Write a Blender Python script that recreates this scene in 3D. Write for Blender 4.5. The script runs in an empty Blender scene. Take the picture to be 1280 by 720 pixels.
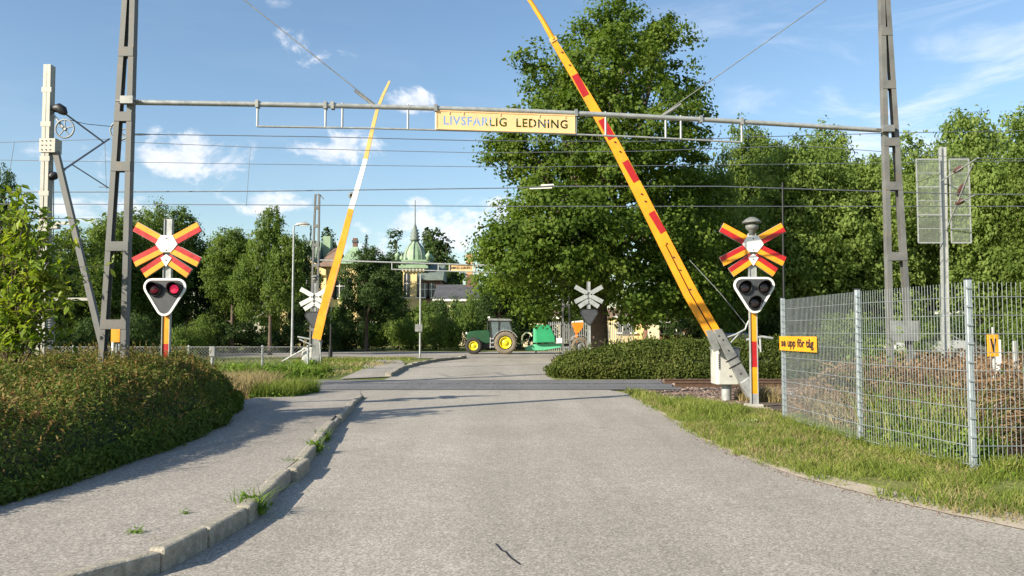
import bpy, bmesh, math, random
import numpy as np
from mathutils import Vector, Matrix

# ------------------------------------------------------------------ basics
scene = bpy.context.scene
COL = scene.collection
rad = math.radians
F, PITCH, CH = 1000.0, math.atan(55 / 1000.0), 1.5
SUN_AZ = rad(36)       # shadows run this far from +X towards +Y
SUN_EL = rad(27)

def ray(px, py):
    u, v = (px - 640) / F, (360 - py) / F
    return Vector((u, math.cos(PITCH) - v * math.sin(PITCH), math.sin(PITCH) + v * math.cos(PITCH)))

def at(px, py, Y):
    r = ray(px, py)
    return Vector((r.x * Y / r.y, Y, CH + r.z * Y / r.y))

def gp(px, py, z=0.0):
    r = ray(px, py)
    k = (z - CH) / r.z
    return Vector((r.x * k, r.y * k, z))

# ------------------------------------------------------------------ mesh builder
class MB:
    def __init__(self):
        self.v, self.f, self.m = [], [], []
        self.sm = []
    def add(self, vs, fs, mi=0, smooth=False):
        b = len(self.v)
        self.v += [tuple(p) for p in vs]
        for f in fs:
            self.f.append(tuple(i + b for i in f)); self.m.append(mi); self.sm.append(smooth)
        return self
    def box(self, c, s, mi=0, rot=None):
        c = Vector(c); hx, hy, hz = s[0] / 2, s[1] / 2, s[2] / 2
        pts = [Vector((x, y, z)) for x in (-hx, hx) for y in (-hy, hy) for z in (-hz, hz)]
        if rot is not None: pts = [rot @ p for p in pts]
        pts = [c + p for p in pts]
        return self.add(pts, [(0, 1, 3, 2), (4, 6, 7, 5), (0, 4, 5, 1), (2, 3, 7, 6), (0, 2, 6, 4), (1, 5, 7, 3)], mi)
    def bar(self, p0, p1, w, h, up=(0, 0, 1), mi=0, w1=None, h1=None):
        p0, p1 = Vector(p0), Vector(p1); d = (p1 - p0).normalized(); up = Vector(up)
        x = d.cross(up)
        if x.length < 1e-4: x = d.cross(Vector((0, 1, 0)))
        x.normalize(); y = x.cross(d).normalized()
        w1 = w if w1 is None else w1; h1 = h if h1 is None else h1
        vs = []
        for p, a, b in ((p0, w / 2, h / 2), (p1, w1 / 2, h1 / 2)):
            vs += [p - x * a - y * b, p + x * a - y * b, p + x * a + y * b, p - x * a + y * b]
        return self.add(vs, [(3, 2, 1, 0), (4, 5, 6, 7), (0, 1, 5, 4), (1, 2, 6, 5), (2, 3, 7, 6), (3, 0, 4, 7)], mi)
    def tube(self, pts, radii, n=10, mi=0, cap=True, smooth=True):
        pts = [Vector(p) for p in pts]
        if not hasattr(radii, '__len__'): radii = [radii] * len(pts)
        vs, fs = [], []
        d0 = (pts[1] - pts[0]).normalized()
        ref = Vector((0, 0, 1)) if abs(d0.z) < .9 else Vector((1, 0, 0))
        x = d0.cross(ref).normalized()
        for i, p in enumerate(pts):
            a = pts[max(i - 1, 0)]; b = pts[min(i + 1, len(pts) - 1)]
            d = (b - a).normalized()
            x = (x - d * x.dot(d)).normalized(); y = d.cross(x)
            for k in range(n):
                t = 2 * math.pi * k / n
                vs.append(p + (x * math.cos(t) + y * math.sin(t)) * radii[i])
        for i in range(len(pts) - 1):
            for k in range(n):
                a = i * n + k; b = i * n + (k + 1) % n
                fs.append((a, b, b + n, a + n))
        self.add(vs, fs, mi, smooth)
        if cap:
            self.add(vs[:n], [tuple(range(n - 1, -1, -1))], mi)
            self.add(vs[-n:], [tuple(range(n))], mi)
        return self
    def lathe(self, prof, c=(0, 0, 0), axis='Z', n=20, mi=0, smooth=True, cap=True):
        c = Vector(c); vs, fs = [], []
        for r, h in prof:
            for k in range(n):
                t = 2 * math.pi * k / n
                a, b = r * math.cos(t), r * math.sin(t)
                q = {'Z': (a, b, h), 'Y': (a, h, b), 'X': (h, a, b)}[axis]
                vs.append(c + Vector(q))
        for i in range(len(prof) - 1):
            for k in range(n):
                a = i * n + k; b = i * n + (k + 1) % n
                fs.append((a, b, b + n, a + n) if axis != 'Y' else (b, a, a + n, b + n))
        if cap:
            fs.append(tuple(range(n - 1, -1, -1))); fs.append(tuple(range((len(prof) - 1) * n, len(prof) * n)))
        return self.add(vs, fs, mi, smooth)
    def prism(self, out, depth, place, mi=0):
        """out: 2D outline; place(x, y, t) -> point; t = 0 front, depth back"""
        n = len(out)
        vs = [place(x, y, 0) for x, y in out] + [place(x, y, depth) for x, y in out]
        fs = [tuple(range(n)), tuple(range(2 * n - 1, n - 1, -1))]
        fs += [(i, i + n, (i + 1) % n + n, (i + 1) % n) for i in range(n)]
        return self.add(vs, fs, mi)
    def mesh(self, name, mats, org=(0, 0, 0)):
        o = Vector(org)
        me = bpy.data.meshes.new(name)
        me.from_pydata([(x - o.x, y - o.y, z - o.z) for x, y, z in self.v], [], self.f)
        for m in (mats if isinstance(mats, (list, tuple)) else [mats]): me.materials.append(m)
        me.polygons.foreach_set('material_index', self.m)
        me.polygons.foreach_set('use_smooth', self.sm)
        me.update()
        return me

def link(name, me, parent=None, loc=None):
    o = bpy.data.objects.new(name, me); COL.objects.link(o)
    if parent is not None: o.parent = parent
    if loc is not None: o.location = loc
    return o

def wroot(o):
    l = Vector((0, 0, 0))
    while o is not None:
        l += o.location; o = o.parent
    return l

def bevel(o, w, seg=1):
    m = o.modifiers.new('bevel', 'BEVEL'); m.width = w; m.segments = seg; m.limit_method = 'ANGLE'
    m.angle_limit = rad(40)
    return o

def part(name, mb, mats, parent, label=None, bev=0):
    """vertices given in world space, stored relative to the thing"""
    o = link(name, mb.mesh(name, mats, wroot(parent)), parent)
    if label: o['label'] = label
    if bev: bevel(o, bev)
    return o

def tag(o, label, cat, group=None, kind=None):
    o['label'] = label; o['category'] = cat
    if group: o['group'] = group
    if kind: o['kind'] = kind
    return o

def thing(name, label, cat, loc=(0, 0, 0), group=None, rz=0):
    o = bpy.data.objects.new(name, None); COL.objects.link(o)
    o.empty_display_size = .3
    o.location = loc; o.rotation_euler.z = rz
    return tag(o, label, cat, group)

def single(name, mb, mats, label, cat, loc=(0, 0, 0), group=None, kind=None, bev=0):
    o = link(name, mb.mesh(name, mats, loc), None, loc)
    if bev: bevel(o, bev)
    return tag(o, label, cat, group, kind)

def struct(name, mb, mats, label=None):
    o = link(name, mb.mesh(name, mats)); o['kind'] = 'structure'
    if label: o['label'] = label
    return o

def copy_tree(o, parent=None):
    c = o.copy(); COL.objects.link(c); c.parent = parent
    for ch in list(o.children): copy_tree(ch, c)
    return c

# ------------------------------------------------------------------ materials
def new_mat(name):
    m = bpy.data.materials.new(name); m.use_nodes = True
    nt = m.node_tree; b = nt.nodes['Principled BSDF']
    return m, nt, b

def N(nt, t, **kw):
    n = nt.nodes.new(t)
    for k, v in kw.items(): setattr(n, k, v)
    return n

def ramp(nt, stops, fac=None, interp='LINEAR'):
    r = N(nt, 'ShaderNodeValToRGB'); cr = r.color_ramp; cr.interpolation = interp
    while len(cr.elements) < len(stops): cr.elements.new(.5)
    for e, (p, c) in zip(cr.elements, stops):
        e.position = p; e.color = (*c, 1) if len(c) == 3 else c
    if fac is not None: nt.links.new(fac, r.inputs[0])
    return r

def noise(nt, scale, detail=4, rough=.55, coord='Object', dist=0, vec=None):
    n = N(nt, 'ShaderNodeTexNoise'); n.inputs['Scale'].default_value = scale
    n.inputs['Detail'].default_value = detail; n.inputs['Roughness'].default_value = rough
    n.inputs['Distortion'].default_value = dist
    if vec is None:
        tc = N(nt, 'ShaderNodeTexCoord'); vec = tc.outputs[coord]
    nt.links.new(vec, n.inputs['Vector'])
    return n

def mixc(nt, fac, a, b, mode='MIX'):
    m = N(nt, 'ShaderNodeMix', data_type='RGBA', blend_type=mode)
    for i, s in ((0, fac), (6, a), (7, b)):
        if isinstance(s, (int, float)): m.inputs[i].default_value = s
        elif isinstance(s, tuple): m.inputs[i].default_value = (*s, 1)
        else: nt.links.new(s, m.inputs[i])
    return m.outputs[2]

def surf(name, col, rough=.6, metal=0, var=.25, scale=6, dirt=None, dirt_amt=.35, bump=0, bscale=40, spec=.5):
    """painted / metal / stone surface with uneven tone and some grime"""
    m, nt, b = new_mat(name)
    n = noise(nt, scale, 6, .6)
    lo = tuple(c * (1 - var) for c in col); hi = tuple(min(1, c * (1 + var * .6)) for c in col)
    r = ramp(nt, [(.3, lo), (.7, hi)], n.outputs['Fac'])
    c = r.outputs[0]
    if dirt:
        n2 = noise(nt, scale * 2.7, 8, .7, dist=.6)
        r2 = ramp(nt, [(.52, (0, 0, 0)), (.68, (dirt_amt,) * 3)], n2.outputs['Fac'])
        c = mixc(nt, r2.outputs[0], c, dirt)
    nt.links.new(c, b.inputs['Base Color'])
    rr = ramp(nt, [(.3, (max(0, rough - .12),) * 3), (.7, (min(1, rough + .12),) * 3)], n.outputs['Fac'])
    nt.links.new(rr.outputs[0], b.inputs['Roughness'])
    b.inputs['Metallic'].default_value = metal
    b.inputs['Specular IOR Level'].default_value = spec
    if bump:
        n3 = noise(nt, bscale, 6, .6)
        bp = N(nt, 'ShaderNodeBump'); bp.inputs['Strength'].default_value = bump; bp.inputs['Distance'].default_value = .01
        nt.links.new(n3.outputs['Fac'], bp.inputs['Height']); nt.links.new(bp.outputs[0], b.inputs['Normal'])
    return m

def leaf_mat(name, stops, trans=.3, rough=.65, cscale=.5, spec=.16):
    """stops: colours from dark to light; per-leaf random mixed with clump noise"""
    m, nt, b = new_mat(name)
    g = N(nt, 'ShaderNodeNewGeometry'); n = noise(nt, cscale, 3, .6)
    a = N(nt, 'ShaderNodeMath', operation='MULTIPLY_ADD'); a.inputs[1].default_value = .55
    nt.links.new(g.outputs['Random Per Island'], a.inputs[0])
    s = N(nt, 'ShaderNodeMath', operation='MULTIPLY_ADD'); s.inputs[1].default_value = 1.3; s.inputs[2].default_value = -.42
    nt.links.new(n.outputs['Fac'], s.inputs[0]); nt.links.new(s.outputs[0], a.inputs[2])
    k = len(stops)
    r = ramp(nt, [(i / (k - 1), c) for i, c in enumerate(stops)], a.outputs[0])
    nt.links.new(r.outputs[0], b.inputs['Base Color'])
    b.inputs['Roughness'].default_value = rough
    b.inputs['Specular IOR Level'].default_value = spec
    t = N(nt, 'ShaderNodeBsdfTranslucent')
    hs = N(nt, 'ShaderNodeHueSaturation'); hs.inputs['Value'].default_value = 1.5; hs.inputs['Saturation'].default_value = 1.1
    nt.links.new(r.outputs[0], hs.inputs['Color']); nt.links.new(hs.outputs[0], t.inputs['Color'])
    mx = N(nt, 'ShaderNodeMixShader'); mx.inputs[0].default_value = trans
    out = nt.nodes['Material Output']
    nt.links.new(b.outputs[0], mx.inputs[1]); nt.links.new(t.outputs[0], mx.inputs[2]); nt.links.new(mx.outputs[0], out.inputs[0])
    return m

def asphalt(name, base, agg=.42, warm=(1, .97, .92), patch=.13):
    m, nt, b = new_mat(name)
    big = noise(nt, .35, 5, .6); mid = noise(nt, 3.5, 6, .65)
    vor = N(nt, 'ShaderNodeTexVoronoi'); vor.inputs['Scale'].default_value = 75
    tc = N(nt, 'ShaderNodeTexCoord'); nt.links.new(tc.outputs['Object'], vor.inputs['Vector'])
    fine = noise(nt, 130, 4, .75)
    c0 = tuple(base * w for w in warm)
    r1 = ramp(nt, [(.3, tuple(c * (1 - patch) for c in c0)), (.7, tuple(c * (1 + patch * .7) for c in c0))], big.outputs['Fac'])
    r2 = ramp(nt, [(.3, (.93,) * 3), (.7, (1.06,) * 3)], mid.outputs['Fac'])
    c = mixc(nt, 1.0, r1.outputs[0], r2.outputs[0], 'MULTIPLY')
    sp = ramp(nt, [(0, (1 - agg,) * 3), (.5, (1, 1, 1)), (1, (1 + agg * 1.6,) * 3)], vor.outputs['Color'])
    c = mixc(nt, 1.0, c, sp.outputs[0], 'MULTIPLY')
    fr = ramp(nt, [(.35, (.72,) * 3), (.65, (1.24,) * 3)], fine.outputs['Fac'])
    c = mixc(nt, 1.0, c, fr.outputs[0], 'MULTIPLY')
    # faint wheel paths along the road
    mp = N(nt, 'ShaderNodeMapping'); mp.inputs['Scale'].default_value = (.9, .05, 1); nt.links.new(tc.outputs['Object'], mp.inputs[0])
    wp = noise(nt, 1.0, 4, .55, vec=mp.outputs[0]); wr = ramp(nt, [(.38, (.90,) * 3), (.62, (1.06,) * 3)], wp.outputs['Fac'])
    c = mixc(nt, 1.0, c, wr.outputs[0], 'MULTIPLY')
    st = noise(nt, .9, 6, .7, dist=1.2); sr = ramp(nt, [(.60, (1, 1, 1)), (.74, (.84,) * 3)], st.outputs['Fac'])
    c = mixc(nt, 1.0, c, sr.outputs[0], 'MULTIPLY')
    # fine cracks
    cr = N(nt, 'ShaderNodeTexVoronoi', feature='DISTANCE_TO_EDGE'); cr.inputs['Scale'].default_value = .28
    wn = noise(nt, 1.6, 5, .6); wv = N(nt, 'ShaderNodeVectorMath', operation='MULTIPLY_ADD')
    wv.inputs[1].default_value = (1.3, 1.3, 0); nt.links.new(wn.outputs['Color'], wv.inputs[0]); nt.links.new(tc.outputs['Object'], wv.inputs[2])
    nt.links.new(wv.outputs[0], cr.inputs['Vector'])
    ck = ramp(nt, [(0, (.5,) * 3), (.0035, (1, 1, 1))], cr.outputs['Distance'])
    ckm = noise(nt, .22, 2, .5); ckr = ramp(nt, [(.5, (0, 0, 0)), (.62, (.8,) * 3)], ckm.outputs['Fac'])
    cc = mixc(nt, ckr.outputs[0], (1, 1, 1), ck.outputs[0])
    c = mixc(nt, 1.0, c, cc, 'MULTIPLY')
    nt.links.new(c, b.inputs['Base Color']); b.inputs['Roughness'].default_value = .88
    b.inputs['Specular IOR Level'].default_value = .3
    bp = N(nt, 'ShaderNodeBump'); bp.inputs['Strength'].default_value = .55; bp.inputs['Distance'].default_value = .006
    nt.links.new(fine.outputs['Fac'], bp.inputs['Height']); nt.links.new(bp.outputs[0], b.inputs['Normal'])
    return m

M = {}
M['road'] = asphalt('road_asphalt', .285, warm=(1.07, .985, .845))
M['path'] = asphalt('path_asphalt', .27, warm=(1.06, .975, .85))
M['dark_asphalt'] = asphalt('crossing_asphalt', .14, warm=(1, 1, 1.03))
M['galv'] = surf('galvanised_steel', (.25, .26, .25), .5, .35, .3, 5, (.2, .19, .17), .4, .1)
M['galv_light'] = surf('galvanised_light', (.36, .38, .37), .45, .3, .2, 8, (.3, .28, .25), .3)
M['galv_fence'] = surf('fence_zinc', (.29, .33, .34), .45, .3, .15, 8)
M['galv_post'] = surf('fence_post_zinc', (.33, .38, .41), .42, .4, .2, 9, (.25, .26, .26), .3)
M['lattice'] = surf('weathered_lattice_steel', (.135, .14, .135), .65, .1, .28, 3, (.2, .15, .11), .5, .12)
M['mast'] = surf('pale_mast_steel', (.35, .35, .31), .55, .2, .2, 3, (.27, .22, .16), .5, .1)
M['yellow'] = surf('yellow_paint', (.78, .31, .008), .45, 0, .16, 5, (.30, .16, .04), .6)
M['yellow_bright'] = surf('yellow_arm_paint', (.80, .32, .008), .45, 0, .16, 3, (.42, .22, .05), .6)
M['faded_yellow'] = surf('faded_yellow_paint', (.66, .42, .12), .55, 0, .15, 4, (.5, .4, .25), .4)
M['red'] = surf('red_paint', (.42, .012, .013), .42, 0, .2, 6, (.2, .03, .03), .6)
M['red_refl'] = surf('red_reflector', (.38, .012, .012), .3, 0, .15, 12)
M['white'] = surf('white_paint', (.78, .78, .74), .5, 0, .08, 6, (.5, .48, .42), .35)
M['housing'] = surf('housing_grey_white', (.44, .44, .40), .5, 0, .12, 5, (.35, .32, .26), .45)
M['black'] = surf('black_paint', (.014, .014, .016), .5, 0, .2, 8)
M['signal_board'] = surf('signal_board', (.045, .05, .055), .55, 0, .2, 8, (.09, .09, .09), .4)
M['lens_red'] = surf('red_lens_unlit', (.10, .010, .02), .15, 0, .2, 20)
M['lens_dark'] = surf('lamp_lens', (.03, .022, .025), .12, 0, .2, 20)
M['bell'] = surf('bell_grey', (.16, .17, .16), .6, .1, .2, 8, (.08, .07, .06), .4)
M['concrete'] = surf('concrete', (.38, .36, .32), .9, 0, .2, 7, (.22, .2, .17), .5, .4)
M['kerb'] = surf('granite_kerb', (.33, .30, .24), .85, 0, .38, 14, (.11, .12, .06), .8, 1, 45)
M['rail'] = surf('rusty_rail', (.10, .055, .032), .8, .1, .3, 9, (.05, .03, .02), .5, .2)
M['rail_top'] = surf('worn_rail_head', (.42, .40, .38), .25, .9, .15, 8)
M['sleeper'] = surf('sleeper_wood', (.11, .085, .065), .9, 0, .3, 5, (.05, .04, .03), .5, .3)
M['wire'] = surf('overhead_wire', (.15, .165, .19), .5, .4, .2, 3)
M['copper_dark'] = surf('insulator_brown', (.09, .045, .04), .3, 0, .2, 10)
M['sign_tan'] = surf('faded_sign_plate', (.80, .52, .25), .5, 0, .08, 3, (.6, .42, .25), .3)
M['bark'] = surf('bark', (.115, .085, .06), .9, 0, .4, 3, (.05, .04, .03), .6, .8, 14)
M['bark_pale'] = surf('pale_bark', (.2, .17, .13), .9, 0, .3, 4, (.08, .07, .05), .6, .5, 20)
M['tan_back'] = surf('aluminium_back', (.60, .60, .57), .5, .2, .1, 5, (.4, .38, .33), .4)
M['plaster_yellow'] = surf('yellow_plaster', (.72, .56, .26), .85, 0, .12, .7, (.5, .4, .22), .35)
M['plaster_cream'] = surf('cream_plaster', (.70, .62, .42), .85, 0, .12, .7)
M['copper_green'] = surf('verdigris_copper', (.25, .36, .22), .6, 0, .25, .6, (.16, .22, .16), .5)
M['copper_grey'] = surf('grey_green_roof', (.13, .16, .14), .6, 0, .3, .6, (.2, .28, .2), .5)
M['roof_dark'] = surf('dark_roof', (.075, .075, .08), .7, 0, .2, .8)
M['roof_tile'] = surf('brown_tile_roof', (.20, .13, .09), .8, 0, .3, .9, (.1, .13, .08), .5)
M['brick_brown'] = surf('brown_facade', (.17, .085, .06), .85, 0, .2, 1)
M['chimney'] = surf('orange_chimney', (.55, .32, .15), .85, 0, .2, 1)
M['trim_white'] = surf('white_trim', (.75, .74, .68), .6, 0, .08, 2)
M['glass_dark'] = surf('window_glass', (.03, .035, .04), .08, 0, .2, 1)
M['tractor_green'] = surf('tractor_green', (.015, .07, .03), .35, 0, .15, 2, (.06, .06, .03), .3)
M['bright_green'] = surf('implement_green', (.025, .30, .13), .4, 0, .12, 1.5, (.07, .18, .08), .3)
M['green_pale'] = surf('implement_pale_green', (.1, .45, .25), .45, 0, .12, 1.5)
M['rim_yellow'] = surf('rim_yellow', (.75, .62, .02), .4, 0, .1, 3)
M['tyre'] = surf('tyre_rubber', (.03, .028, .026), .85, 0, .3, 6, (.11, .09, .06), .4)
M['tyre_dusty'] = surf('dusty_tyre', (.17, .145, .11), .9, 0, .25, 4, (.08, .07, .05), .5)
M['cab_glass'] = surf('cab_glass', (.10, .13, .14), .06, 0, .3, 1.2, spec=.8)
M['orange'] = surf('orange_paint', (.85, .22, .015), .45, 0, .1, 3)
M['car_blue'] = surf('blue_car_paint', (.012, .03, .085), .2, .2, .1, 1)
M['silver'] = surf('silver_paint', (.5, .5, .5), .35, .4, .1, 2)
M['soil'] = surf('soil', (.09, .065, .045), .95, 0, .3, 3, (.04, .03, .02), .5, .5)
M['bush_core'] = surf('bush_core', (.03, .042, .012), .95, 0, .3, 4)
M['sand'] = surf('dusty_sand', (.40, .34, .26), .95, 0, .2, 3, (.25, .24, .12), .6)
M['paper'] = surf('litter', (.8, .8, .78), .7, 0, .05, 4)
M['acoustic'] = None

def glassy(name, col, alpha):
    m, nt, b = new_mat(name)
    n = noise(nt, 1.4, 4, .6); r = ramp(nt, [(.3, col), (.7, tuple(c * 1.7 for c in col))], n.outputs['Fac'])
    nt.links.new(r.outputs[0], b.inputs['Base Color']); b.inputs['Roughness'].default_value = .15
    t = N(nt, 'ShaderNodeBsdfTransparent'); mx = N(nt, 'ShaderNodeMixShader'); mx.inputs[0].default_value = alpha
    nt.links.new(t.outputs[0], mx.inputs[1]); nt.links.new(b.outputs[0], mx.inputs[2])
    nt.links.new(mx.outputs[0], nt.nodes['Material Output'].inputs[0])
    return m
M['guard_sheet'] = glassy('clear_guard_sheet', (.20, .23, .18), .24)
M['cab_glass'] = glassy('cab_window', (.12, .16, .18), .5)

def lamp_mat():
    m, nt, b = new_mat('lit_red_lamp')
    b.inputs['Base Color'].default_value = (.5, .01, .03, 1)
    g = N(nt, 'ShaderNodeTexCoord'); v = N(nt, 'ShaderNodeTexVoronoi'); v.inputs['Scale'].default_value = 30
    nt.links.new(g.outputs['Object'], v.inputs['Vector'])
    r = ramp(nt, [(0, (1, .05, .18)), (.6, (.55, .008, .06))], v.outputs['Distance'])
    nt.links.new(r.outputs[0], b.inputs['Emission Color']); b.inputs['Emission Strength'].default_value = .38
    return m
M['lit_red'] = lamp_mat()

G_DARK = [(.012, .030, .008), (.024, .055, .012), (.042, .090, .018), (.075, .130, .026)]
M['lf_big'] = leaf_mat('maple_leaves', [(.034, .062, .010), (.064, .112, .016), (.11, .165, .024), (.165, .215, .038)], .42, cscale=.35)
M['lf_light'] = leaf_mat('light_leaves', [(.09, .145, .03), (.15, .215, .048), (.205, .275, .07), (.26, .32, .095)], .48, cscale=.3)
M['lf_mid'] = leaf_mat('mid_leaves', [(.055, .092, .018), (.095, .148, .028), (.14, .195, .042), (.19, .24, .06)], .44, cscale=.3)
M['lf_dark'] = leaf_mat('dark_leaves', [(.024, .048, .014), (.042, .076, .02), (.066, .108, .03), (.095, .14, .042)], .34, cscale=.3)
M['lf_fir'] = leaf_mat('spruce_needles', [(.010, .024, .012), (.018, .036, .016), (.03, .05, .022)], .12, cscale=.4)
M['lf_near'] = leaf_mat('glossy_near_leaves', [(.07, .12, .014), (.13, .20, .022), (.22, .28, .035), (.34, .36, .05)], .38, .4, cscale=1.2)
M['lf_bush'] = leaf_mat('shrub_leaves', [(.026, .056, .009), (.055, .10, .015), (.10, .15, .026), (.16, .17, .04)], .22, cscale=.9)
M['lf_bush_top'] = leaf_mat('shrub_top_leaves', [(.06, .088, .018), (.11, .12, .026), (.19, .14, .045), (.25, .13, .07)], .25, cscale=1.1)
M['lf_hedge'] = leaf_mat('hedge_leaves', [(.03, .05, .010), (.056, .082, .014), (.09, .115, .022), (.13, .13, .036)], .22, cscale=.8)
M['grass'] = leaf_mat('grass_blades', [(.065, .11, .016), (.115, .165, .025), (.19, .23, .045), (.34, .32, .12)], .3, cscale=.8)
M['grass_dry'] = leaf_mat('dry_grass_blades', [(.18, .15, .07), (.28, .23, .11), (.42, .34, .18)], .25, cscale=1)
M['dry_stems'] = leaf_mat('dead_undergrowth', [(.06, .038, .025), (.13, .08, .045), (.24, .155, .085), (.38, .28, .16)], .15, cscale=1.3)
M['weed'] = leaf_mat('weed_leaves', [(.05, .10, .015), (.09, .17, .02), (.15, .24, .035), (.28, .34, .05)], .35, cscale=2)

def ground_mat():
    m, nt, b = new_mat('lawn_and_earth')
    a = noise(nt, .12, 5, .6); c = noise(nt, 1.2, 6, .65); d = noise(nt, 14, 5, .7)
    r1 = ramp(nt, [(.35, (.09, .125, .03)), (.52, (.16, .18, .05)), (.68, (.27, .24, .10))], a.outputs['Fac'])
    r2 = ramp(nt, [(.3, (.7,) * 3), (.7, (1.25,) * 3)], c.outputs['Fac'])
    r3 = ramp(nt, [(.3, (.6,) * 3), (.7, (1.35,) * 3)], d.outputs['Fac'])
    k = mixc(nt, 1.0, r1.outputs[0], r2.outputs[0], 'MULTIPLY'); k = mixc(nt, 1.0, k, r3.outputs[0], 'MULTIPLY')
    nt.links.new(k, b.inputs['Base Color']); b.inputs['Roughness'].default_value = .95
    b.inputs['Specular IOR Level'].default_value = .15
    bp = N(nt, 'ShaderNodeBump'); bp.inputs['Strength'].default_value = .8; bp.inputs['Distance'].default_value = .04
    nt.links.new(d.outputs['Fac'], bp.inputs['Height']); nt.links.new(bp.outputs[0], b.inputs['Normal'])
    return m
M['ground'] = ground_mat()

def ballast_mat():
    m, nt, b = new_mat('ballast')
    tc = N(nt, 'ShaderNodeTexCoord'); v = N(nt, 'ShaderNodeTexVoronoi'); v.inputs['Scale'].default_value = 22
    nt.links.new(tc.outputs['Object'], v.inputs['Vector'])
    r = ramp(nt, [(.1, (.07, .048, .036)), (.5, (.14, .10, .075)), (.9, (.23, .18, .14))], v.outputs['Color'])
    nt.links.new(r.outputs[0], b.inputs['Base Color']); b.inputs['Roughness'].default_value = .95
    bp = N(nt, 'ShaderNodeBump', invert=True); bp.inputs['Strength'].default_value = 1; bp.inputs['Distance'].default_value = .03
    nt.links.new(v.outputs['Distance'], bp.inputs['Height']); nt.links.new(bp.outputs[0], b.inputs['Normal'])
    return m
M['ballast'] = ballast_mat()
def stone_mat():
    m, nt, b = new_mat('ballast_stones')
    g = N(nt, 'ShaderNodeNewGeometry')
    r = ramp(nt, [(0, (.06, .04, .03)), (.4, (.13, .085, .065)), (.75, (.21, .14, .11)), (1, (.32, .27, .22))], g.outputs['Random Per Island'])
    nt.links.new(r.outputs[0], b.inputs['Base Color']); b.inputs['Roughness'].default_value = .9
    return m
M['stone'] = stone_mat()

# ------------------------------------------------------------------ leaf clouds
def quads_mesh(name, V, mat):
    """V: (n,4,3) array"""
    n = len(V)
    me = bpy.data.meshes.new(name)
    me.vertices.add(n * 4); me.vertices.foreach_set('co', np.ascontiguousarray(V, np.float32).reshape(-1))
    me.loops.add(n * 4); me.loops.foreach_set('vertex_index', np.arange(n * 4, dtype=np.int32))
    me.polygons.add(n); me.polygons.foreach_set('loop_start', np.arange(0, n * 4, 4, dtype=np.int32))
    try: me.polygons.foreach_set('loop_total', np.full(n, 4, dtype=np.int32))
    except Exception: pass
    me.materials.append(mat); me.update(calc_edges=True)
    return me

def line_dist(xy, pts):
    P = np.array([(p[0], p[1]) for p in pts]); d = np.full(len(xy), 1e9)
    for a, b in zip(P, P[1:]):
        ab = b - a; t = np.clip(((xy - a) @ ab) / (ab @ ab), 0, 1); d = np.minimum(d, np.linalg.norm(xy - (a + t[:, None] * ab), axis=1))
    return d

def unit(a): return a / np.maximum(np.linalg.norm(a, axis=-1, keepdims=True), 1e-9)

def leaf_quads(P, Nrm, rng, size, aspect=.62, jit=.8, droop=.25, fold=.18, svar=.35):
    n = len(P)
    nr = unit(Nrm + rng.normal(0, jit, (n, 3)))
    t = rng.normal(0, 1, (n, 3)); t[:, 2] -= droop * 2
    t = unit(t - nr * np.sum(t * nr, 1, keepdims=True)); s = np.cross(nr, t)
    L = size * (1 + rng.uniform(-svar, svar, (n, 1))); W = L * aspect
    mid = P + nr * (fold * L * -.5)
    return np.stack([P - t * L * .5, mid + s * W * .5 + nr * fold * L, P + t * L * .5 - nr * fold * L * .3, mid - s * W * .5 + nr * fold * L], 1)

def sphere_pts(rng, n): return unit(rng.normal(0, 1, (n, 3)))

def crown_quads(lobes, rng, clump_r, per_clump, leaf, dens=1.0, shell=(.7, 1.03), jit=.75, flat=.65, droop=.25, aspect=.62, holes=.0):
    """lobes: (cx,cy,cz,rx,ry,rz). Clumps of leaves spread over every lobe's shell, some inside."""
    out = []
    for (cx, cy, cz, rx, ry, rz) in lobes:
        rm = (rx * ry * rz) ** (1 / 3)
        nc = max(5, int(dens * 4.2 * rm * rm / (clump_r * clump_r)))
        d = sphere_pts(rng, nc)
        k = rng.uniform(shell[0], shell[1], (nc, 1))
        inner = rng.random((nc, 1)) < .12; k = np.where(inner, rng.uniform(.2, .7, (nc, 1)), k)
        C = np.array([cx, cy, cz]) + d * k * np.array([rx, ry, rz])
        keep = rng.random(nc) > holes; C, d = C[keep], d[keep]; nc = len(C)
        cr = clump_r * rng.uniform(.55, 1.3, (nc, 1, 1))
        o = rng.normal(0, .5, (nc, per_clump, 3)); o[:, :, 2] *= flat
        P = C[:, None, :] + o * cr
        nn = d[:, None, :] * .8 + unit(o) * .55 + np.array([0, 0, .45])
        out.append(leaf_quads(P.reshape(-1, 3), nn.reshape(-1, 3), rng, leaf, aspect, jit, droop))
    return np.concatenate(out)

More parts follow.
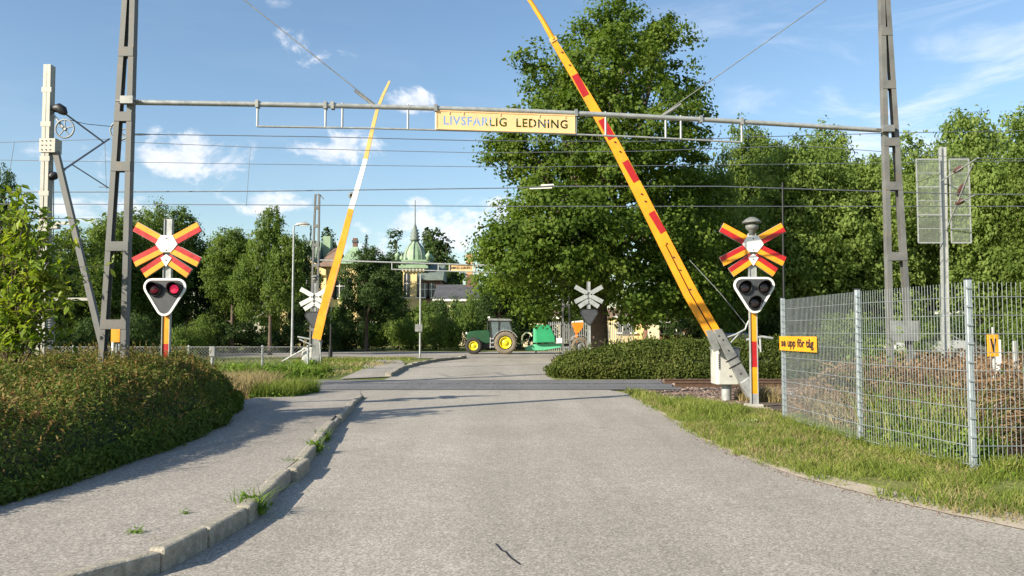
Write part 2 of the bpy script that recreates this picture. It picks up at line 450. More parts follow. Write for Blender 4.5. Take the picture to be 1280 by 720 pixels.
def trunk_mb(h, r, rng, targets=(), lean=(0, 0), nseg=6, fork=.45):
    mb = MB(); pts, rr = [], []
    for i in range(nseg + 1):
        t = i / nseg
        pts.append((lean[0] * t * t * h + rng.normal(0, .015) * h * t, lean[1] * t * h, h * t - (.15 if i == 0 else 0)))
        rr.append(r * ((1.35 if i == 0 else 1) - .72 * t))
    mb.tube(pts, rr, 12)
    for tg in targets:
        f = rng.uniform(fork, .85); k = int(f * nseg); p0 = Vector(pts[k]); tg = Vector(tg)
        mid = p0.lerp(tg, .5) + Vector((rng.normal(0, .2), rng.normal(0, .2), -abs(p0.z - tg.z) * .08 - .1))
        r0 = rr[k] * .5
        mb.tube([p0, p0.lerp(mid, .5), mid, mid.lerp(tg, .6), tg], [r0, r0 * .8, r0 * .6, r0 * .38, r0 * .15], 7)
        for q in range(2):
            e = tg + Vector((rng.normal(0, .9), rng.normal(0, .9), rng.uniform(.2, 1)))
            mb.tube([mid, mid.lerp(e, .55) + Vector((0, 0, .15)), e], [r0 * .45, r0 * .25, r0 * .08], 5)
    return mb

# ------------------------------------------------------------------ camera, light, sky
cd = bpy.data.cameras.new('camera'); cd.sensor_width = 36; cd.lens = 36 * F / 1280; cd.clip_end = 5000; cd.clip_start = .05
cam = bpy.data.objects.new('camera', cd); COL.objects.link(cam); cam.location = (0, 0, CH)
cam.rotation_euler = (math.pi / 2 + PITCH, 0, 0); scene.camera = cam
sl = bpy.data.lights.new('sun', 'SUN'); sl.energy = 5.0; sl.angle = rad(.55); sl.color = (1, .90, .74)
so = bpy.data.objects.new('sun', sl); COL.objects.link(so)
sdir = Vector((math.cos(SUN_AZ) * math.cos(SUN_EL), math.sin(SUN_AZ) * math.cos(SUN_EL), -math.sin(SUN_EL)))
so.rotation_euler = sdir.to_track_quat('-Z', 'Y').to_euler(); so.location = (-20, -15, 20)
vs = scene.view_settings; vs.view_transform = 'Standard'; vs.look = 'None'; vs.exposure = 1.0; vs.gamma = 1; vs.use_curve_mapping = False

def build_sky():
    w = bpy.data.worlds.new('World'); scene.world = w; w.use_nodes = True
    nt = w.node_tree; bg = nt.nodes['Background']; bg.inputs[1].default_value = .09
    sk = N(nt, 'ShaderNodeTexSky'); sk.sky_type = 'NISHITA'; sk.sun_disc = False
    sk.sun_elevation = SUN_EL; sk.sun_rotation = math.atan2(-sdir.x, -sdir.y)
    sk.air_density = 1.15; sk.dust_density = .6; sk.ozone_density = 2.2
    tc = N(nt, 'ShaderNodeTexCoord'); sx = N(nt, 'ShaderNodeSeparateXYZ'); nt.links.new(tc.outputs['Generated'], sx.inputs[0])
    def math_(op, a, b=None, c=None, clamp=False):
        n = N(nt, 'ShaderNodeMath', operation=op); n.use_clamp = clamp
        for i, s in enumerate((a, b, c)):
            if s is None: continue
            if isinstance(s, (int, float)): n.inputs[i].default_value = s
            else: nt.links.new(s, n.inputs[i])
        return n.outputs[0]
    az = math_('ARCTAN2', sx.outputs[0], sx.outputs[1])
    el = math_('ARCSINE', sx.outputs[2])
    cmb = N(nt, 'ShaderNodeCombineXYZ'); nt.links.new(az, cmb.inputs[0]); nt.links.new(math_('MULTIPLY', el, 1.5), cmb.inputs[1])
    nz = noise(nt, 15, 8, .62, vec=cmb.outputs[0], dist=.35)
    # cumulus puffs: (azimuth, elevation, half width, half height, strength), radians
    puffs = [(-.565, .368, .035, .020, .8), (-.26, .338, .036, .024, .95), (-.21, .335, .02, .012, .35), (-.120, .284, .040, .017, .95),
             (-.215, .225, .065, .026, 1.0), (-.375, .205, .065, .038, 1.0), (-.33, .155, .13, .02, .6), (-.50, .19, .05, .028, .7), (-.12, .16, .02, .01, .6),
             (-.50, .135, .11, .024, .9), (-.10, .125, .10, .028, 1.0), (-.02, .15, .06, .02, .95), (-.19, .10, .13, .018, .7), (-.28, .385, .05, .012, .25), (-.44, .38, .02, .008, .3)]
    tot = None
    for a, e, wa, we, st in puffs:
        dx = math_('MULTIPLY', math_('SUBTRACT', az, a), 1 / wa); dy = math_('MULTIPLY', math_('SUBTRACT', el, e), 1 / we)
        d2 = math_('ADD', math_('MULTIPLY', dx, dx), math_('MULTIPLY', dy, dy))
        f = math_('MULTIPLY', math_('SUBTRACT', 1, math_('MULTIPLY', d2, .62)), st)
        f = math_('MAXIMUM', f, 0)
        tot = f if tot is None else math_('MAXIMUM', tot, f)
    dens = math_('MULTIPLY', math_('MINIMUM', math_('MULTIPLY', tot, 2.2), 1), math_('ADD', math_('MULTIPLY', tot, 1.0), math_('MULTIPLY_ADD', nz.outputs['Fac'], 4.6, -2.62)))
    mr = N(nt, 'ShaderNodeMapRange', interpolation_type='SMOOTHSTEP'); mr.inputs[1].default_value = .10; mr.inputs[2].default_value = .9
    nt.links.new(dens, mr.inputs[0])
    # thin cirrus veil, stronger to the right
    c2 = N(nt, 'ShaderNodeCombineXYZ'); nt.links.new(math_('MULTIPLY', az, 1.0), c2.inputs[0]); nt.links.new(math_('MULTIPLY', el, 5.0), c2.inputs[1])
    ci = noise(nt, 3.2, 6, .6, vec=c2.outputs[0], dist=.8)
    mc = N(nt, 'ShaderNodeMapRange', interpolation_type='SMOOTHSTEP'); mc.inputs[1].default_value = .46; mc.inputs[2].default_value = .72
    nt.links.new(ci.outputs['Fac'], mc.inputs[0])
    side = N(nt, 'ShaderNodeMapRange', interpolation_type='SMOOTHSTEP'); side.inputs[1].default_value = -.1; side.inputs[2].default_value = .55
    side.inputs[3].default_value = .05; side.inputs[4].default_value = .75
    nt.links.new(az, side.inputs[0])
    cir = math_('MULTIPLY', mc.outputs[0], side.outputs[0])
    hi = N(nt, 'ShaderNodeMapRange', interpolation_type='SMOOTHSTEP'); hi.inputs[1].default_value = .42; hi.inputs[2].default_value = .25; hi.inputs[3].default_value=.35; hi.inputs[4].default_value=1
    nt.links.new(el, hi.inputs[0]); cir = math_('MULTIPLY', cir, hi.outputs[0])
    hs = N(nt, 'ShaderNodeHueSaturation'); hs.inputs['Saturation'].default_value = 1.06
    nt.links.new(sk.outputs[0], hs.inputs['Color'])
    base = mixc(nt, cir, hs.outputs[0], (6.0, 6.4, 7.0))
    nb = noise(nt, 40, 5, .6, vec=cmb.outputs[0])
    cc = ramp(nt, [(.3, (4.9, 5.2, 6.0)), (.62, (7.0, 6.9, 7.0))], nb.outputs['Fac'])
    fin = mixc(nt, math_('MULTIPLY', mr.outputs[0], .78), base, cc.outputs[0])
    nt.links.new(fin, bg.inputs[0])
build_sky()

# ------------------------------------------------------------------ ground
def flat(name, pts, z, mat, label=None, sub=0):
    mb = MB(); n = len(pts)
    mb.add([(p[0], p[1], (p[2] if len(p) > 2 and p[2] != 0 else z)) for p in pts], [tuple(range(n))])
    return struct(name, mb, mat, label)

struct('ground', MB().add([(-900, -60, -.02), (900, -60, -.02), (900, 2000, -.02), (-900, 2000, -.02)], [(0, 1, 2, 3)]), M['ground'])

kerb_px = [(205, 715), (262, 684), (312, 655), (347, 620), (382, 588), (412, 545), (441, 510), (456, 497)]
KB = [gp(*p) for p in kerb_px]           # foot of the kerb on the road side
KB = [Vector((-4.4, 1.6, 0)), Vector((-3.25, 3.4, 0))] + KB
rt = [Vector((9.5, -3, 0)), Vector((6.2, 4.2, 0))] + [gp(*p) for p in [(1285, 657), (1200, 645), (1130, 629), (1000, 596), (930, 571), (880, 549), (840, 523), (800, 500), (782, 491)]]
far_kerb = [gp(*p) for p in [(489, 471), (506, 461), (522, 456.5), (545, 452), (583, 448)]]
road = [Vector((-7, -3, 0))] + KB + [gp(440, 489), gp(460, 478)] + far_kerb
R0 = list(reversed(rt))
road_poly = road + [Vector((-2.2, 52, 0)), Vector((8, 52, 0)), Vector((8, 32, 0)), gp(683, 466), gp(690, 476)] + R0[0:] 
mbr = MB()
# triangulated as strips: left chain and right chain matched by depth
def strip(mb, L, R, z=0.0, mi=0):
    """two polylines, resampled on common Y values"""
    ys = sorted({round(p[1], 3) for p in L} | {round(p[1], 3) for p in R})
    def X(C, y):
        C = sorted(C, key=lambda p: p[1])
        if y <= C[0][1]: return C[0][0]
        for a, b in zip(C, C[1:]):
            if a[1] <= y <= b[1]:
                t = (y - a[1]) / max(1e-6, b[1] - a[1]); return a[0] + (b[0] - a[0]) * t
        return C[-1][0]
    vs = []
    for y in ys: vs += [(X(L, y), y, z), (X(R, y), y, z)]
    fs = [(2 * i, 2 * i + 1, 2 * i + 3, 2 * i + 2) for i in range(len(ys) - 1)]
    mb.add(vs, fs, mi)
RL = [Vector((-7, -3, 0))] + KB + [Vector((-3.9, 20.5, 0)), Vector((-4.05, 26.3, 0))] + far_kerb
RR = rt + [gp(700, 477), gp(683, 470), Vector((2.6, 31, 0)), Vector((8, 37, 0)), Vector((8.5, 46, 0))]
strip(mbr, RL, RR)
struct('road', mbr, M['road'], 'worn grey asphalt road over the level crossing')
mbx = MB(); mbx.add([(-70, 46, .003), (70, 46, .003), (70, 61.5, .003), (-70, 61.5, .003)], [(0, 1, 2, 3)])
struct('cross_road', mbx, M['path'], 'side road where the tractor drives')
# path on the left (raised behind the kerb, running down to the crossing)
PLft = [(-12, -3), (-8.5, 2), (-5.6, 5.2), (-4.9, 7), (-4.7, 9), (-5.2, 12), (-5.6, 15), (-5.8, 19), (-6.2, 20.8)]
def zp(y): return .115 * max(0, min(1, (19.5 - y) / 5.5)) + .004 if y < 25 else .012
mbp = MB(); pr = [(p.x - .09, p.y) for p in KB] + [(-3.9, 20.7)]
def chainx(C, y):
    if y <= C[0][1]: return C[0][0]
    for a, b in zip(C, C[1:]):
        if a[1] <= y <= b[1]: return a[0] + (b[0] - a[0]) * (y - a[1]) / (b[1] - a[1])
    return C[-1][0]
ys = sorted({round(p[1], 3) for p in PLft if p[1] > 1} | {round(p[1], 3) for p in pr} | set(np.arange(2, 20.7, 1.0)))
vsx = []
for y in ys: vsx += [(chainx(PLft, y), y, zp(y)), (chainx(pr, y), y, zp(y))]
mbp.add(vsx, [(2 * i, 2 * i + 1, 2 * i + 3, 2 * i + 2) for i in range(len(ys) - 1)])
struct('footpath', mbp, M['path'], 'grey footpath beside the kerb')
mbp = MB()
PF_L = [gp(425, 474), gp(452, 462), gp(459, 452), gp(446, 446), gp(430, 443.5)]
PF_R = [gp(488, 471), gp(504, 461), gp(506, 455), gp(500, 449), gp(497, 445.5)]
vsx = [(a.x, a.y, .012) for a in PF_L] + [(b.x, b.y, .012) for b in PF_R]
mbp.add(vsx, [(i, i + 5, i + 6, i + 1) for i in range(4)])
mbp.add([(-60, 47.5, .016), (-3, 50, .016), (-3, 53.5, .016), (-60, 51.5, .016)], [(0, 1, 2, 3)])
struct('path_beyond', mbp, M['path'], 'pinkish path beyond the crossing')
# kerb of single granite blocks
def kerb(name, line, top, w, blk, seed, label):
    rng = np.random.default_rng(seed); mb = MB()
    for a, b in zip(line, line[1:]):
        a, b = Vector(a), Vector(b); L = (b - a).length; n = max(1, round(L / blk)); d = (b - a).normalized(); s = Vector((-d.y, d.x, 0))
        for i in range(n):
            p0 = a + d * (L * i / n + .008); p1 = a + d * (L * (i + 1) / n - .008)
            o = rng.normal(0, .016); tz = rng.normal(0, .012) ; ty = (p0.y + p1.y) / 2
            t = top(ty) + tz
            p0 = p0 + s * (w / 2 + o); p1 = p1 + s * (w / 2 + o + rng.normal(0, .006))
            zc = (t - .2) / 2
            mb.bar((p0.x, p0.y, zc), (p1.x, p1.y, zc + rng.normal(0, .004)), w, t + .2)
    o = struct(name, mb, M['kerb'], label); bevel(o, .022, 2); return o
KBs = [Vector((p.x, p.y, 0)) for p in KB]
kerb('kerb', KBs, lambda y: .128 * max(.12, min(1, (20.2 - y) / 5)), .115, .85, 3, 'rough granite kerb with grass in its joints')
kerb('far_kerb', far_kerb, lambda y: .13, .2, 1.0, 4, 'kerb where the path meets the far side road')

# crossing: dark asphalt panel, ballast, rails, sleepers
YN, YF = 21.72, 23.20
mbd = MB()
for y0, y1 in ((20.85, YN - .04), (YN + .1, YF - .1), (YF + .04, 25.0)):
    mbd.add([(-6.6, y0, .012), (4.35, y0, .012), (4.6, y1, .012), (-6.7, y1, .012)], [(0, 1, 2, 3)])
struct('crossing_surface', mbd, M['dark_asphalt'], 'dark asphalt strip between and beside the rails')
mbb = MB(); rng = np.random.default_rng(5)
for xa, xb in ((2.9, 70), (-70, -6.5)):
    mbb.add([(xa, 18.6, -.012), (xb, 17.9, -.012), (xb, 26.0, -.012), (xa, 25.6, -.012)], [(0, 1, 2, 3)])
mbb.add([(2.8, 14.6, -.010), (5.3, 14.6, -.010), (5.3, 18.7, -.010), (2.8, 18.7, -.010)], [(0, 1, 2, 3)])
struct('ballast', mbb, M['ballast'], 'reddish brown track ballast')
def rail(y, label):
    t = thing('steel_rail', label, 'rail', (0, y, 0), 'rails of the single railway track')
    for xa, xb, zz in ((-70, -6.6, 0), (-6.6, 4.4, -.135), (4.4, 70, 0)):
        z0 = -.02 + zz; mb = MB()
        prof = [(-.07, 0), (.07, 0), (.07, .012), (.012, .03), (.012, .115), (.036, .125), (.036, .15), (-.036, .15), (-.036, .125), (-.012, .115), (-.012, .03), (-.07, .012)]
        mb.prism([(a, b) for a, b in prof], 1, lambda a, b, k: Vector((xa if k == 0 else xb, y + a, z0 + b + .012)))
        part('rail_web', mb, M['rail'], t)
    for xa, xb, zz in ((-70, -6.6, .142), (-6.6, 4.4, .009), (4.4, 70, .142)):
        mb = MB(); mb.box(((xa + xb) / 2, y, zz + .004), (xb - xa, .05, .008)); part('rail_head', mb, M['rail_top'], t)
rail(YN, 'nearer rusty steel rail crossing the road'); rail(YF, 'farther rusty steel rail beside the clipped hedge')
for i in range(34):
    x = 5.2 + i * .62 if i < 22 else -8 - (i - 22) * .62
    mb = MB(); mb.box((x, 22.46, -.03), (.24, 2.6, .10))
    single('railway_sleeper', mb, M['sleeper'], 'dark wooden railway sleeper in the ballast under the rusty rails', 'sleeper', (x, 22.46, 0), 'sleepers under the rails')

def poly_pts(rng, poly, n):
    P = np.array([(p[0], p[1]) for p in poly]); lo, hi = P.min(0), P.max(0); out = []
    tot = 0
    while tot < n:
        q = rng.uniform(lo, hi, (n, 2)); ins = np.zeros(n, bool); j = len(P) - 1
        for i in range(len(P)):
            xi, yi = P[i]; xj, yj = P[j]
            c = ((yi > q[:, 1]) != (yj > q[:, 1])) & (q[:, 0] < (xj - xi) * (q[:, 1] - yi) / (yj - yi + 1e-12) + xi)
            ins ^= c; j = i
        out.append(q[ins]); tot += ins.sum()
    return np.concatenate(out)[:n]

def blades(rng, xy, h, w, z=0, lean=.35, hv=.5):
    n = len(xy); a = rng.uniform(0, 2 * math.pi, n)
    H = h * (1 + rng.uniform(-hv, hv, n)); ln = rng.normal(0, lean, (n, 2)) * H[:, None]
    s = np.stack([np.cos(a), np.sin(a), np.zeros(n)], 1) * (w / 2)
    b = np.concatenate([xy, np.full((n, 1), z)], 1)
    m = b + np.concatenate([ln * .35, (H * .6)[:, None]], 1); t = b + np.concatenate([ln, H[:, None]], 1)
    return np.concatenate([np.stack([b - s, b + s, m + s * .7, m - s * .7], 1), np.stack([m - s * .7, m + s * .7, t + s * .12, t - s * .12], 1)])

def patchy(rng, xy, scale, thr):
    """keep points where a cheap noise is high, for an uneven sward"""
    ph = rng.uniform(0, 6.28, (6, 1)); k = rng.normal(0, 1 / scale, (6, 2))
    v = sum(np.sin(xy @ k[i] + ph[i]) for i in range(6)) / 6
    return xy[v + rng.normal(0, .25, len(xy)) > thr]

def stuff(name, V, mat, label, cat):
    o = link(name, quads_mesh(name, V, mat)); return tag(o, label, cat, None, 'stuff')

FA, FB, FC = gp(981, 527), gp(1076, 556), gp(1217, 590)     # fence posts
rng = np.random.default_rng(11)
vr = [(p.x, p.y) for p in rt[2:]]        # road edge, near to far
verge = vr + [(3.1, 20.2), (3.5, 17.8), (4.3, 16.2), (4.75, 15.2), (FA.x + .7, FA.y), (FB.x + .6, FB.y), (FC.x + .5, FC.y), (9, 8.2), (9, 5)]
mbv = MB(); VL = [(p[0] - .02 + .0, p[1], 0) for p in vr] 
strip(mbv, VL + [(2.95, 19.6, 0)], [(9, 5, 0), (9, 8.4, 0), (5.6, 8.9, 0), (5.1, 11, 0), (5.0, 13.5, 0), (4.75, 15.3, 0), (4.2, 16.4, 0), (3.5, 18.0, 0), (3.1, 19.6, 0)], .006)
struct('verge', mbv, M['ground'], 'strip of rough grass beside the road')
xy = poly_pts(rng, verge, 110000); xy = patchy(rng, xy, .35, -.02)
de = line_dist(xy, vr); xy = xy[de > np.clip(.34 - xy[:, 1] * .022, .03, .3) * rng.uniform(0, 1.6, len(xy))]
V = blades(rng, xy, .055, .009, 0, .7, .8)
# ragged edge
e = []
for a, b in zip(vr, vr[1:]):
    n = int(math.dist(a, b) * 650); t = rng.random((n, 1)); q = np.array(a) + (np.array(b) - np.array(a)) * t
    q = q + np.stack([-np.abs(rng.normal(0, .09, n)) + .12, rng.normal(0, .05, n)], 1); e.append(q)
e = np.concatenate(e); e = patchy(rng, e, .22, .03)
V = np.concatenate([V, blades(rng, e, .05, .009, 0, .8)])
cl = poly_pts(rng, verge, 150); cl = np.concatenate([cl, np.array([(FA.x + (FC.x - FA.x) * q - .1 + rng.normal(0, .06), FA.y + (FC.y - FA.y) * q) for q in rng.random(110)])])
cl = np.repeat(cl, 34, 0) + rng.normal(0, .05, (len(cl) * 34, 2))
V = np.concatenate([V, blades(rng, cl, .10, .010, 0, .45, .6)])
stuff('verge_grass', V, M['grass'], 'short green and yellow grass along the right road edge', 'grass')
xy = poly_pts(rng, [(2.8, 19.9), (2.9, 16.5), (3.6, 13.5), (4.4, 14.8), (3.9, 16.6), (3.2, 18.6)], 8000)
V = blades(rng, patchy(rng, xy, .4, .0), .15, .014, 0, .4)
stuff('tall_grass', V, M['grass'], 'tall tufted grass between the road corner and the barrier', 'grass')
xy = patchy(rng, poly_pts(rng, verge, 26000), .35, .05)
stuff('verge_dry_grass', blades(rng, xy, .07, .009, 0, .7), M['grass_dry'], 'straw coloured blades in the verge grass', 'dry grass')
# stones at the track edge
def stones(rng, xy, s):
    n = len(xy); c = np.concatenate([xy, np.full((n, 1), s * .3)], 1); r = s * rng.uniform(.5, 1.3, (n, 1, 1))
    ang = rng.uniform(0, 6.28, (n, 1)) + np.array([0, 1.57, 3.14, 4.71]); rr = rng.uniform(.7, 1.2, (n, 4))
    base = np.stack([np.cos(ang) * rr, np.sin(ang) * rr, np.full((n, 4), -.6)], 2); topv = base * .62; topv[:, :, 2] = rng.uniform(.25, .7, (n, 4))
    base = base * r + c[:, None]; topv = topv * r + c[:, None]
    return base, topv
def stone_mesh(name, xy, s, rng, zoff=0):
    b, t = stones(rng, xy, s); n = len(xy); V = np.concatenate([b, t], 1); V[:, :, 2] += zoff
    me = bpy.data.meshes.new(name); me.vertices.add(n * 8); me.vertices.foreach_set('co', V.astype(np.float32).reshape(-1))
    q = np.array([[4, 5, 6, 7], [0, 1, 5, 4], [1, 2, 6, 5], [2, 3, 7, 6], [3, 0, 4, 7]])
    idx = (np.arange(n)[:, None, None] * 8 + q[None]).reshape(-1).astype(np.int32)
    me.loops.add(len(idx)); me.loops.foreach_set('vertex_index', idx); me.polygons.add(n * 5)
    me.polygons.foreach_set('loop_start', np.arange(0, n * 20, 4, dtype=np.int32)); me.materials.append(M['stone']); me.update(calc_edges=True)
    return me
xy = np.concatenate([poly_pts(rng, [(3.2, 20.3), (3.7, 17.6), (4.4, 16.1), (5.0, 15.2), (5.2, 17.4), (4.6, 20.5)], 2600), poly_pts(rng, [(4.2, 17.3), (12, 16.6), (12, 21.2), (4.4, 21.2)], 7000), poly_pts(rng, [(4.6, 21), (14, 21), (14, 25.5), (4.6, 25.5)], 3000)])
tag(link('gravel', stone_mesh('gravel', xy, .045, rng, -.01)), 'broken reddish ballast stones beside the right barrier', 'gravel', None, 'stuff')
# loose grit on the road edge
grit = []
for a, b in zip(vr[:5], vr[1:6]):
    n = int(math.dist(a, b) * 130); t = rng.random((n, 1)); q = np.array(a) + (np.array(b) - np.array(a)) * t; grit.append(q + rng.normal(0, .09, (n, 2)))
tag(link('grit', stone_mesh('grit', np.concatenate(grit), .007, rng, .004)), 'fine loose grit at the right road edge', 'gravel', None, 'stuff')
ms = MB(); n_ = 8
for a, b in zip(vr[:n_ - 1], vr[1:n_]):
    wa, wb = max(.05, .5 - a[1] * .03), max(.05, .5 - b[1] * .03)
    ms.add([(a[0] - .03, a[1] - .03, .008), (a[0] + wa * .8, a[1] + wa, .0085), (b[0] + wb * .8, b[1] + wb, .0085), (b[0] - .03, b[1] - .03, .008)], [(0, 1, 2, 3)])
struct('dusty_edge', ms, M['sand'], 'dusty sand along the road edge')
flat('sand_patch', [(4.15 + .0, 5.6), (9, 4.6), (9, 6.2), (5.8, 6.4), (4.4, 6.55), (3.7, 6.9), (3.6, 6.7)], .0085, M['sand'])
flat('sand_patch', [(1.35, 27.6), (2.2, 27.2), (3.3, 28.5), (3.2, 33), (2.3, 34), (1.5, 31)], .009, M['sand'])
# weeds growing at the kerb
def weed(px, py, n, s, z, seed, label, mat='weed', name='weed_tuft', group='weeds in the kerb joints'):
    r = np.random.default_rng(seed); p = gp(px, py, 0); s *= .85; P = r.normal(0, 1, (n, 3)) * np.array([s * .5, s * .5, s * .45]) * .62; P[:, 2] = np.abs(P[:, 2]) + z
    V = leaf_quads(P, unit(P) * .4 + np.array([0, -.2, .8]), r, s * .34, .5)
    B = blades(r, r.normal(0, s * .35, (n // 2, 2)), s * .95, s * .06, z * .5, .6)
    o = link(name, quads_mesh(name, np.concatenate([V, B]), M[mat]), None, (p.x, p.y, 0)); return tag(o, label, 'weed', group)
weed(312, 645, 200, .21, .03, 1, 'bright green leafy weed tuft against the kerb, nearest the camera')
weed(366, 590, 120, .15, .03, 2, 'small green weed tuft in the kerb joint beside the bush shadow')
weed(392, 568, 140, .2, .05, 3, 'yellowish grass tuft on top of the kerb beyond the leafy tuft')
weed(404, 552, 110, .17, .03, 4, 'dull green grass tuft half way along the kerb')
weed(180, 700, 60, .12, .06, 5, 'dry straggling grass hanging over the nearest kerb block', 'grass_dry')
weed(170, 688, 50, .09, .115, 6, 'flat green weed behind the nearest kerb block')
weed(232, 662, 40, .07, .115, 7, 'flat green weed behind the second kerb block')
# crack and litter
mb = MB(); cp = [gp(620, 680), gp(627, 688), gp(632, 690), gp(638, 697), gp(645, 702), gp(650, 706)]
for a, b in zip(cp, cp[1:]): mb.bar((a.x, a.y, .002), (b.x, b.y, .002), .011, .006)
struct('road_crack', mb, M['black'], 'short dark crack in the road')
def litter(px, py, s, seed, label):
    r = np.random.default_rng(seed); p = gp(px, py); k = 7; vs, fs = [], []
    for i in range(k):
        for j in range(3): vs.append((p.x + (i / k - .5) * s, p.y + (j / 2 - .5) * s * .45 + r.normal(0, .006), .02 + abs(r.normal(0, s * .09))))
    for i in range(k - 1):
        for j in range(2): fs.append((i * 3 + j, i * 3 + j + 1, i * 3 + j + 4, i * 3 + j + 3))
    mb = MB().add(vs, fs); o = single('paper_scrap', mb, M['paper'], label, 'litter', (p.x, p.y, 0))
    s_ = o.modifiers.new('thick', 'SOLIDIFY'); s_.thickness = .002
litter(942, 528, .2, 1, 'crumpled white paper on the verge before the signal post')

# ------------------------------------------------------------------ crossing signals
def signal(base, scale, lit, bell, label, pole_bands, top_z, cz, front=True, back='tan_back', has_pole_colour=True, lights=True):
    """scale: metres per photo pixel of the nearer signals"""
    face = 1
    t = thing('crossing_signal', label, 'signal', (base.x, base.y, 0), 'level crossing signals')
    x, y = base.x, base.y; s = scale
    # U-profile post
    for z0, z1, mt in pole_bands:
        mb = MB(); w = .150
        mb.box((x, y, (z0 + z1) / 2), (w - .028, .05, z1 - z0), 0)
        for k in (-1, 1): mb.box((x + k * (w / 2 - .006), y - .006, (z0 + z1) / 2), (.016, .085, z1 - z0 - .001), 1)
        part('post_section', mb, [M[mt], M['galv_light']], t, bev=.002)
    mb = MB(); mb.box((x, y + .03, .02), (.32, .32, .12)); part('foot', mb, M['concrete'], t, bev=.02)
    cb = Vector((x, y - .085, cz))
    def P(u, v, d=0): return Vector((x + u * s, cb.y + d, cz + v * s))
    th = .03
    def arm(a, b, w, top, low):
        A, B = Vector((a[0], a[1])), Vector((b[0], b[1])); d = (B - A).normalized(); n = Vector((-d.y, d.x))
        if n.y < 0: n = -n
        mb = MB()
        for k, (lo, hi, mi) in enumerate(((0, w / 2, 0), (-w / 2, 0, 1))):
            q = [A + n * lo, B + n * lo, B + n * hi, A + n * hi]
            mb.prism([(v.x, v.y) for v in q], th, lambda u, v, dd: P(u, v, dd), mi)
        mb2 = MB(); q = [A - n * w * .53, B + d * .35 - n * w * .53, B + d * .35 + n * w * .53, A + n * w * .53]
        mb2.prism([(v.x, v.y) for v in q], .012, lambda u, v, dd: P(u, v, dd + th + .001))
        o = part('cross_arm', mb, [M[top], M[low]], t)
        ob = link('backing_plate', mb2.mesh('backing_plate', M['galv_light'], wroot(t)), o)
    yl, rd = ('yellow_bright', 'red') if front else (back, back)
    r2, y2 = ('red', 'yellow_bright') if front else (back, back)
    for k in (-1, 1):
        arm((4 * k, 2.4), (38.5 * k, 21.5), 12, yl, rd)
        arm((4 * k, -3.6), (39 * k, -21.5), 12, r2, y2)
        arm((1 * k, -17), (27.5 * k, -35), 12, r2, y2)
    mb = MB(); hexa = [(-13.2, 0), (-7, 10.8), (7, 10.8), (13.2, 0), (5.5, -9.5), (-5.5, -9.5)]
    mb.prism(hexa, .01, lambda u, v, dd: P(u, v, dd - .012))
    mb.prism([(-6.6, -16.6), (0, -12), (6.6, -16.6), (0, -27)], .01, lambda u, v, dd: P(u, v, dd - .012))
    if front: part('white_centre', mb, M['white'], t)
    if front:
        for u, v in ((0, 7), (0, -7), (0, -19)):
            mb = MB().lathe([(.012, -.01), (.012, 0)], P(u, v, -.014), 'Y', 8); part('bolt', mb, M['black'], t)
    if lights:
        L = Vector((x, cb.y - .03, cz - 63.5 * s))
        def outline(k, r=8):
            pts = []
            C = [(-15.3, 12.2), (15.3, 12.2), (0, -12.4)]
            for (cx, cy), a0, a1 in ((C[0], 90, 210), (C[1], -30, 90), (C[2], 210, 330)):
                if cx == C[1][0]: seq = (90, -30)
                elif cx == C[0][0]: seq = (210, 90)
                else: seq = (330, 210)
                for i in range(7):
                    a = rad(seq[0] + (seq[1] - seq[0]) * i / 6); pts.append((cx + (r + k) * math.cos(a), cy + (r + k) * math.sin(a)))
            return pts
        def PL(u, v, d): return Vector((x + u * s, L.y + d, L.z + v * s))
        mb = MB(); mb.prism(outline(0), .05, lambda u, v, d: PL(u, v, d)); bd = part('lamp_board', mb, M['signal_board'], t)
        o_, i_ = outline(2.2), outline(-.3); n = len(o_); mb = MB()
        vs_ = [PL(u, v, -.012) for u, v in o_] + [PL(u, v, -.012) for u, v in i_] + [PL(u, v, .02) for u, v in o_] + [PL(u, v, .02) for u, v in i_]
        fs_ = []
        for i in range(n):
            j = (i + 1) % n
            fs_ += [(i, j, n + j, n + i), (2 * n + i, 3 * n + i, 3 * n + j, 2 * n + j), (i, 2 * n + i, 2 * n + j, j), (n + i, n + j, 3 * n + j, 3 * n + i)]
        mb.add(vs_, fs_); part('white_rim', mb, M['white' if front else 'black'], t)
        lamps = [(-12, 9.6), (12, 9.6)] + ([] if lit else [(0, -9.2)])
        for k, (u, v) in enumerate(lamps):
            if not front: continue
            is_lit = lit and k == 1
            c = PL(u, v, -.02)
            mb = MB(); R = 8.3 * s
            # bezel and half-tube visor
            mb.lathe([(R, .0), (R * 1.06, -.02), (R * .98, -.035), (R * .93, -.01)], c, 'Y', 24)
            lm = part('lamp', mb, M['black'], t)
            vz = MB(); nn = 18; ln = .15
            for i in range(nn):
                a0, a1 = rad(-5 + 190 * i / nn), rad(-5 + 190 * (i + 1) / nn)
                def q(a, rr, dd): return c + Vector((math.cos(a) * rr, dd, math.sin(a) * rr))
                k0 = ln * (.35 + .65 * max(0, math.sin(a0))); k1 = ln * (.35 + .65 * max(0, math.sin(a1)))
                vz.add([q(a0, R, 0), q(a1, R, 0), q(a1, R, -k1), q(a0, R, -k0), q(a0, R * .95, 0), q(a1, R * .95, 0), q(a1, R * .95, -k1), q(a0, R * .95, -k0)],
                       [(0, 1, 2, 3), (7, 6, 5, 4), (3, 2, 6, 7)])
            ob = link('visor', vz.mesh('visor', M['black'], wroot(t)), lm)
            mb = MB().lathe([(R * .78, 0), (R * .6, -.012), (R * .3, -.02), (.001, -.023)], c, 'Y', 20, cap=False)
            ob = link('lens', mb.mesh('lens', M['lit_red'] if is_lit else M['lens_red' if lit else 'lens_dark'], wroot(t)), lm)
